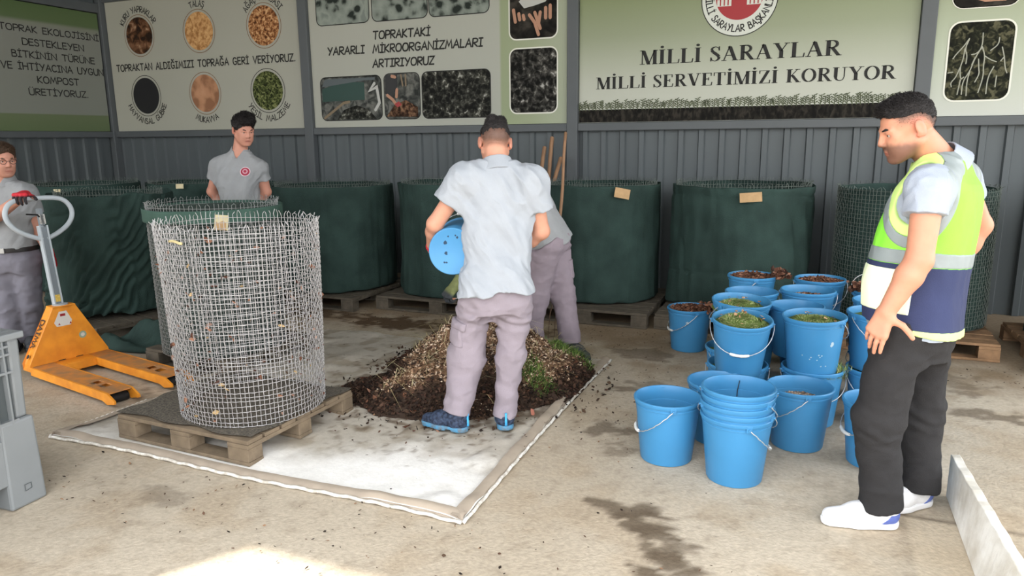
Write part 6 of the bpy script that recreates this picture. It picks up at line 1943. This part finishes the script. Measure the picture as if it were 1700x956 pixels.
# ================================================================== worker tipping the bucket (seen from behind)
p = Person('centre', 'person in pale grey polo and mauve cargo trousers, seen from behind, tipping a blue bucket', SKIN['centre'], VN*.9-UP*.42-VR*.10, UP*.9+VN*.44, .004, 1.0)
p.foot = {'L': -VR*.90+VN*.42, 'R': VN*.98-VR*.1}
def fc(c, x, y, z, inh, V):
    fade = inh*smooth01(z+.35*np.clip(-y-.02, 0, 1), -.045, .020)*smooth01(.07-y, 0, .02)
    fade = fade*(1-np.exp(-((z)/.032)**2-((y+.012)/.024)**2))
    p.fade_w = fade
    return c*(1-.80*fade[:, None])+np.array(lin((54, 45, 41)))*.80*fade[:, None]
wl, wr_ = p.j['wrL'], p.j['wrR']
bk0, bk1 = A3(BUCKET_TIP[0]), A3(BUCKET_TIP[1])
HL = (wl, UP*-.45+VN*.55+VR*.35, VR*.9+UP*.1, UP, .42)
HR = (wr_, VN*.5-VR*.6-UP*.3, -VR*.4-VN*.3, UP, .4)
p.body([HL, HR], .95, fc, .058, 1.08)
gv = p.vol([wl, wl+A3((.12, .12, -.12)), wl-.1], .09, .0034)
gv.add(cone(wl+(p.j['elL']-wl)*.10, wl+nrm(HL[1])*.02, .036, .030), .01)
hand(gv, *HL[:5], .006, 1.14)
m_redglove = M('red_glove_knit', (190, 40, 52), .8, .12, 40, .3, 200)
p.put(gv, 'glove', m_redglove)
p.hair(m_black_hair, [((0, -.004, .040), (.079, .101, .088), 0), ((-.02, -.03, .112), (.03, .05, .03), .015), ((.026, -.02, .112), (.03, .05, .03), .015)],
       [], .005, 70, seed=5, line=([-.12, -.10, -.07, -.03, .04, .075, .085], [-.022, -.012, .010, .046, .056, .066, .08]), strand=.010, strands=6000)
m_polo_c = M('pale_grey_polo', (160, 165, 172), .85, .05, 12, .25, 300, spec=.2)
CS = [(-.10, -.0, -.022, .208, .160), (.05, 0, -.016, .192, .150), (.25, 0, .005, .172, .128), (.5, 0, .0, .182, .124), (.72, .01, -.01, .192, .116), (.85, 0, -.02, .165, .098), (.92, 0, -.02, .105, .080), (.97, 0, -.012, .076, .070)]
def wfc(a, b_, c):
    # drag folds running from the right hip up to the left shoulder
    return .012*np.sin((c*.9+a*.75)*30+3*fbm(a*5, b_*5, c*3, 2))*np.exp(-((a*1.0)/.16)**2)*smooth01(-c, -.5, -.12)
p.shirt(m_polo_c, CS, .50, (.074, .082), (p.tp(0, 0, -.055), nrm(-p.U+p.R*.06)), .070, .005, .016, seed=2, neck_r=.066, wrf=wfc)
m_mauve = M('mauve_grey_cargo_cloth', (146, 136, 144), .85, .07, 10, .3, 260, spec=.2)
tr = p.trousers(m_mauve, {'L': (.092, .094, .080), 'R': (.090, .072, .066)}, .03, [(-.22, 0, -.0, .13, .12), (-.06, 0, -.01, .172, .128), (.04, 0, -.005, .168, .122), (.16, 0, 0, .158, .118)], .014, 7, -.005, .005, .075, None)
# cargo pocket on the left thigh, piping
def local(q): return Vector(A3(q)-A3((p.o.x, p.o.y, 0)))
pv = p.tvol.clone(); pv.a -= .009
kn, hp_ = p.j['knL'], p.j['hipL']
pc = hp_+(kn-hp_)*.52-VR*.085-VN*.03
bx_ = rbox(pc, (.05, .062, .062), .01, [VR, VN, nrm(hp_-kn)])
X, Y, Z = pv.grid(); pv.a = np.maximum(pv.a, bx_[0](X, Y, Z).astype(np.float32)); p.put(pv, 'cargo_pocket', m_mauve, tr)
pv = p.tvol.clone(); pv.a -= .015
bx_ = rbox(pc+nrm(hp_-kn)*.052+VR*.004, (.06, .072, .022), .006, [nrm(VR-UP*.25), VN, nrm(UP+VR*.25)])
X, Y, Z = pv.grid(); pv.a = np.maximum(pv.a, bx_[0](X, Y, Z).astype(np.float32)); p.put(pv, 'pocket_flap', m_mauve, tr)
m_boot = M('navy_boot_fabric', (22, 30, 48), .75, .5, 60, .3, 120, rgb2=(60, 74, 98))
m_bootsole = M('light_blue_sole', (70, 140, 180), .6, .2, 40, rgb2=(96, 108, 116))
m_bluel = M('bright_blue_loop', (70, 168, 226), .6)
p.floor = {'L': .022, 'R': .022}
for sd in 'LR': p.shoe(sd, (m_boot, m_bootsole, m_bluel, M('grey_blue_lace', (150, 166, 186), .7)), .30, .046, 'boot')

# the bucket being tipped, and what falls out of it
ax_ = Vector(bk1-bk0).normalized()
tb = copy_tree(proto); tb.location = tuple(bk0); tb.rotation_euler = ax_.to_track_quat('Z', 'Y').to_euler(); tb.scale = (.98, .98, .98)
tag(tb, 'blue bucket tipped on its side in the hands of the person with a red glove', 'bucket', BG)
for c in tb.children:
    if c.name.startswith('handle'): c.rotation_euler = (radians(-62), 0, 0)
b = MB()
for (u, v, w_) in ((.035, .045, .012), (.033, -.012, .010), (.03, -.062, .006), (.042, -.062, .006), (-.03, .075, .007), (-.02, .085, .005), (.02, .08, .005)):
    b.add([(u+w_*cos(2*pi*k/8)*random.uniform(.7, 1.2), v+w_*sin(2*pi*k/8)*random.uniform(.7, 1.2), .0032) for k in range(8)], [tuple(range(8))])
bm_ = b.build('dirt_marks', M('dark_mark', (40, 62, 84), .8), tb)

# ================================================================== helper bending behind
p = Person('helper', 'person in grey polo and mauve trousers bending behind the one tipping the bucket', SKIN['helper'], -VR*.7-UP*.7, UP*.7-VR*.6, .0048, 1.0)
p.foot = {'L': -VR*.4-VN*.9, 'R': VR*.55-VN*.80}
HLh = (p.j['wrL'], nrm(p.j['wrL']-p.j['elL']), VR*.3-UP*.5+VN*.3, UP, .95)
p.body([HLh, (p.j['wrR'], nrm(p.j['wrR']-p.j['elR']), -UP, VN, .4)], .92)
gv = p.vol([p.j['wrL'], p.j['wrL']+nrm(HLh[1])*.2], .08, .004)
gv.add(cone(p.j['wrL']-nrm(HLh[1])*.07, p.j['wrL']+nrm(HLh[1])*.03, .042, .034), .02); hand(gv, *HLh[:5], .006, 1.16)
def gcol(V):
    q = (V-p.j['wrL'])@nrm(HLh[1]); k = smooth01(q, .06, .09)[:, None]
    return np.array(lin((112, 118, 74)))*(1-k)+np.array(lin((52, 56, 60)))*k
p.put(gv, 'glove', M('olive_and_black_glove', (90, 90, 60), .75, .2, 40, .2, 120, attr=True), None, gcol)
p.hair(m_black_hair, [((0, -.004, .040), (.083, .106, .092), 0)], [((0, .05, .04), (0, .8, -.6)), ((0, -.06, -.03), (0, -.3, -.9))], .006, 60, seed=8)
m_polo_g = M('mid_grey_polo', (146, 148, 150), .85, .08, 12, .25, 300, spec=.2)
GS = [(-.08, 0, 0, .178, .132), (.1, 0, 0, .172, .128), (.4, 0, 0, .176, .125), (.7, 0, -.01, .186, .118), (.85, 0, -.02, .16, .098), (.92, 0, -.015, .105, .080), (.97, 0, -.01, .076, .070)]
p.shirt(m_polo_g, GS, .55, (.076, .082), (p.tp(0, 0, -.06), -p.U), .068, .006, .010, seed=6, neck_r=.068)
m_mauve2 = M('mauve_grey_cloth', (140, 128, 136), .85, .08, 10, .3, 260, spec=.2)
tr = p.trousers(m_mauve2, (.108, .088, .072), .10, None, .013, 9, .02, .006, .07, .076)
pv = p.tvol.clone(); pv.a -= .010
pc = p.j['hipR']+(p.j['knR']-p.j['hipR'])*.40+VR*.10
bx_ = rbox(pc, (.06, .06, .07), .01, [VR, VN, UP]); X, Y, Z = pv.grid(); pv.a = np.maximum(pv.a, bx_[0](X, Y, Z).astype(np.float32)); p.put(pv, 'cargo_pocket', m_mauve2, tr)
m_dboot = M('dark_boot', (62, 64, 68), .7, .3, 40, .2, 120)
m_dsole = M('dark_sole', (52, 56, 58), .7)
p.floor = {'L': .03, 'R': .0}
for sd in 'LR': p.shoe(sd, (m_dboot, m_dsole, m_dboot, M('grey_lace', (132, 134, 136), .7)), .30, .046, 'boot')

# ================================================================== person with hands behind the back
p = Person('back', 'person in grey polo with round chest badge, hands behind back, looking down', SKIN['back'], -VN*.72+VR*.66-UP*.28, UP*.96+VR*.10-VN*.12, .0045, 1.0)
p.hc = p.hc+UP*.005
p.foot = {'L': -VN+VR*.3, 'R': -VN-VR*.3}
p.body([(p.j['wrR'], VR*.8-UP*.4, -VN, UP, .5), (p.j['wrL'], -VR*.8-UP*.4, -VN, UP, .5)], .95, None, .056, 1.05)
p.brows(m_black_hair, .004)
p.hair(m_black_hair, [((0, -.012, .050), (.086, .108, .090), 0), ((0, .045, .095), (.072, .062, .042), .02), ((.03, .08, .085), (.045, .034, .022), .015), ((-.03, .0, .115), (.05, .07, .035), .02)],
       [((0, .088, .060), (0, .75, -.66)), ((0, -.05, -.035), (0, .35, -.94))], .010, 48, seed=11)
BSx = [(-.10, 0, 0, .165, .115), (.1, 0, 0, .155, .11), (.3, 0, .0, .158, .112), (.6, 0, .005, .172, .116), (.77, 0, -.01, .158, .10), (.85, 0, -.018, .125, .082), (.93, 0, -.01, .092, .074), (.99, 0, -.005, .074, .066)]
def wfb(a, b_, c):
    return .006*np.sin(a*46+c*6+3*fbm(a*4, b_*4, c*2, 2))*smooth01(b_, .0, .06)*np.exp(-((c-.28)/.2)**2)
p.shirt(m_polo_g, BSx, .50, (.064, .072), (p.tp(0, 0, -.09), -p.U), .056, .005, .013, seed=10, neck_r=.064, wrf=wfb, collar_t=.97)
m_red_badge = M('badge_red', (150, 40, 62), .7)
bd = MB(); bc = p.tp(-.085, .0, .72)     # wearer's left chest
best = None
X, Y, Z = p.svol.grid()
def onshirt(t, x):
    for k in range(60):
        y = .20-.004*k; q = p.tp(x, y, t); i = np.round((q-p.svol.lo)/p.svol.h).astype(int)
        if p.svol.a[tuple(i)] < 0: return q+p.F*.006
    return p.tp(x, .13, t)
bq = onshirt(.70, -.085)
q0, q1, q2 = onshirt(.70, -.085), onshirt(.70, -.045), onshirt(.76, -.085)
bn = nrm(np.cross(q1-q0, q2-q0)); bn = bn*np.sign(bn@p.F); bu = nrm(q1-q0); bw = np.cross(bn, bu)
def badge(r, off, mat, parent, name):
    b = MB(); c = q0+bn*off-A3((p.o.x, p.o.y, 0))
    P = [Vector(c+bu*r*cos(2*pi*k/28)+bw*r*sin(2*pi*k/28)) for k in range(28)]
    b.prism(P, tuple(bn*.0015)); return b.build(name, mat, parent)
b0 = badge(.043, .003, M('badge_pale', (206, 190, 196), .7), p.root, 'chest_badge'); badge(.036, .006, m_red_badge, b0, 'badge_ring'); badge(.022, .009, M('badge_rose', (196, 150, 160), .7), b0, 'badge_centre')
badge(.012, .011, m_red_badge, b0, 'badge_emblem')
m_gtr = M('dark_grey_trouser_cloth', (112, 108, 116), .85, .08, 10, .3, 260, spec=.2)
p.trousers(m_gtr, (.092, .076, .066), .12, [(-.16, 0, 0, .12, .10), (-.04, 0, 0, .160, .115), (.12, 0, 0, .152, .108)], .010, 3, .03, .007)
for sd in 'LR': p.shoe(sd, (m_dboot, m_dsole, m_dboot, m_dboot), .29, .046, 'plain')

# ================================================================== person with glasses at the pallet truck
p = Person('left', 'person with glasses and red glove holding the pallet truck handle at the left edge', SKIN['left'], VR*.80-VN*.58-UP*.12, UP*.98, .0045, 1.0)
p.foot = {'L': VR*.5-VN*.8, 'R': VR*.35-VN*.85}
GRIP = A3(LOOP_GRIP)
def fc(c, x, y, z, inh, V):
    st = inh*smooth01(-z+.25*(y-.05), .030, .06)*smooth01(y, -.02, .02)*(1-np.exp(-((z+.068)/.009)**2)*(np.abs(x) < .018))
    return c*(1-.35*st[:, None])+np.array(lin((120, 86, 70)))*.35*st[:, None]
p.j['wrR'] = GRIP+VN*.075+UP*.020-VR*.03
p.j['elR'] = p.j['elR']*.5+(p.j['shR']*.5+p.j['wrR']*.5-UP*.14-VR*.06)*.5
HRl = (p.j['wrR'], -VN*.93+VR*.25+UP*.08, -UP, VR, [.95, .95, .95, .95])
HLl = (p.j['wrL'], -UP+VR*.1, -VR, VN, .3)
p.body([HRl, HLl], .95, fc, .06, 1.1)
for (hd, lowc) in ((HRl, (44, 40, 44)), (HLl, (150, 34, 46))):
    gv = p.vol([hd[0]-.06, hd[0]+nrm(hd[1])*.2], .09, .0038)
    gv.add(cone(hd[0]-nrm(hd[1])*.02, hd[0]+nrm(hd[1])*.02, .034, .032), .01); hand(gv, *hd[:5], .006, 1.15)
    def gc(V, hd=hd, lowc=lowc):
        n_ = nrm(hd[2]); k = smooth01((V-hd[0])@n_, -.008, .008)[:, None]
        return np.array(lin((196, 40, 52)))*(1-k)+np.array(lin(lowc))*k
    p.put(gv, 'glove', M('red_backed_glove', (190, 40, 50), .75, .1, 40, .2, 120, attr=True), None, gc)
m_brown_hair = M('brown_hair', (84, 64, 48), .7, .35, 90, .4, 160)
p.brows(m_brown_hair, .004)
p.hair(m_brown_hair, [((0, -.010, .045), (.081, .102, .086), 0), ((0, .035, .085), (.062, .06, .036), .02)], [((0, .078, .062), (0, .75, -.66)), ((0, -.05, -.02), (0, -.1, -.99))], .005, 60, seed=14)
b = MB(); oo = A3((p.o.x, p.o.y, 0))
for sx in (-1, 1):
    b.tube([Vector(p.hp(sx*.033+.022*cos(2*pi*k/20), .107-.006*abs(cos(2*pi*k/20)), .002+.017*sin(2*pi*k/20))-oo) for k in range(20)], .0018, 6, closed=True)
    b.tube([Vector(p.hp(*q)-oo) for q in ((sx*.055, .102, .006), (sx*.074, .06, .008), (sx*.080, -.01, .010))], .0018, 6)
b.tube([Vector(p.hp(-.011, .110, .006)-oo), Vector(p.hp(0, .113, .009)-oo), Vector(p.hp(.011, .110, .006)-oo)], .0018, 6)
gl = b.build('glasses', M('dark_glasses_frame', (52, 44, 42), .4), p.root, smooth=True)
LS = [(-.12, 0, .01, .168, .128), (.05, 0, .012, .168, .132), (.25, 0, .014, .166, .130), (.5, 0, .01, .166, .124), (.74, 0, -.005, .158, .108), (.84, 0, -.015, .12, .085), (.90, 0, -.01, .088, .072), (.95, 0, -.005, .072, .066)]
p.shirt(m_polo_g, LS, .60, (.072, .078), (p.tp(0, 0, .13), -p.U), .058, .005, .012, seed=15, neck_r=.066, collar_t=.99)
m_ltr = M('slate_trouser_cloth', (122, 120, 130), .85, .1, 10, .3, 260, spec=.2)
p.trousers(m_ltr, (.098, .080, .068), .13, [(-.20, 0, 0, .12, .11), (-.04, 0, 0.005, .168, .130), (.14, 0, .005, .162, .125)], .012, 5, .03, .006)
bv = p.vol([p.tp(0, 0, .08)], .24, .004); sc_ = dens([(.0, 0, .010, .178, .142), (.08, 0, .010, .178, .142), (.16, 0, .012, .178, .142)]); sc_[:, 0] *= p.T
bv.add(sweep(p.j['pelvis'], [p.R, p.F, p.U], sc_)); bv.cut(p.tp(0, 0, .138), p.U); bv.cut(p.tp(0, 0, .078), -p.U)
belt = p.put(bv, 'belt', M('black_belt', (34, 32, 32), .5))
b = MB(); c = p.tp(0, .153, .108)-oo
Rm = Matrix(np.array([p.R, p.F, p.U]).T.tolist()).to_4x4()
b.box((-.024, -.006, -.02), (.024, .006, .02), mat=Matrix.Translation(Vector(c)) @ Rm); b.build('buckle', M('steel_buckle', (150, 150, 150), .35, metal=.7), belt, bevel=.002)
for sd in 'LR': p.shoe(sd, (m_dboot, m_dsole, m_dboot, m_dboot), .29, .046, 'plain')
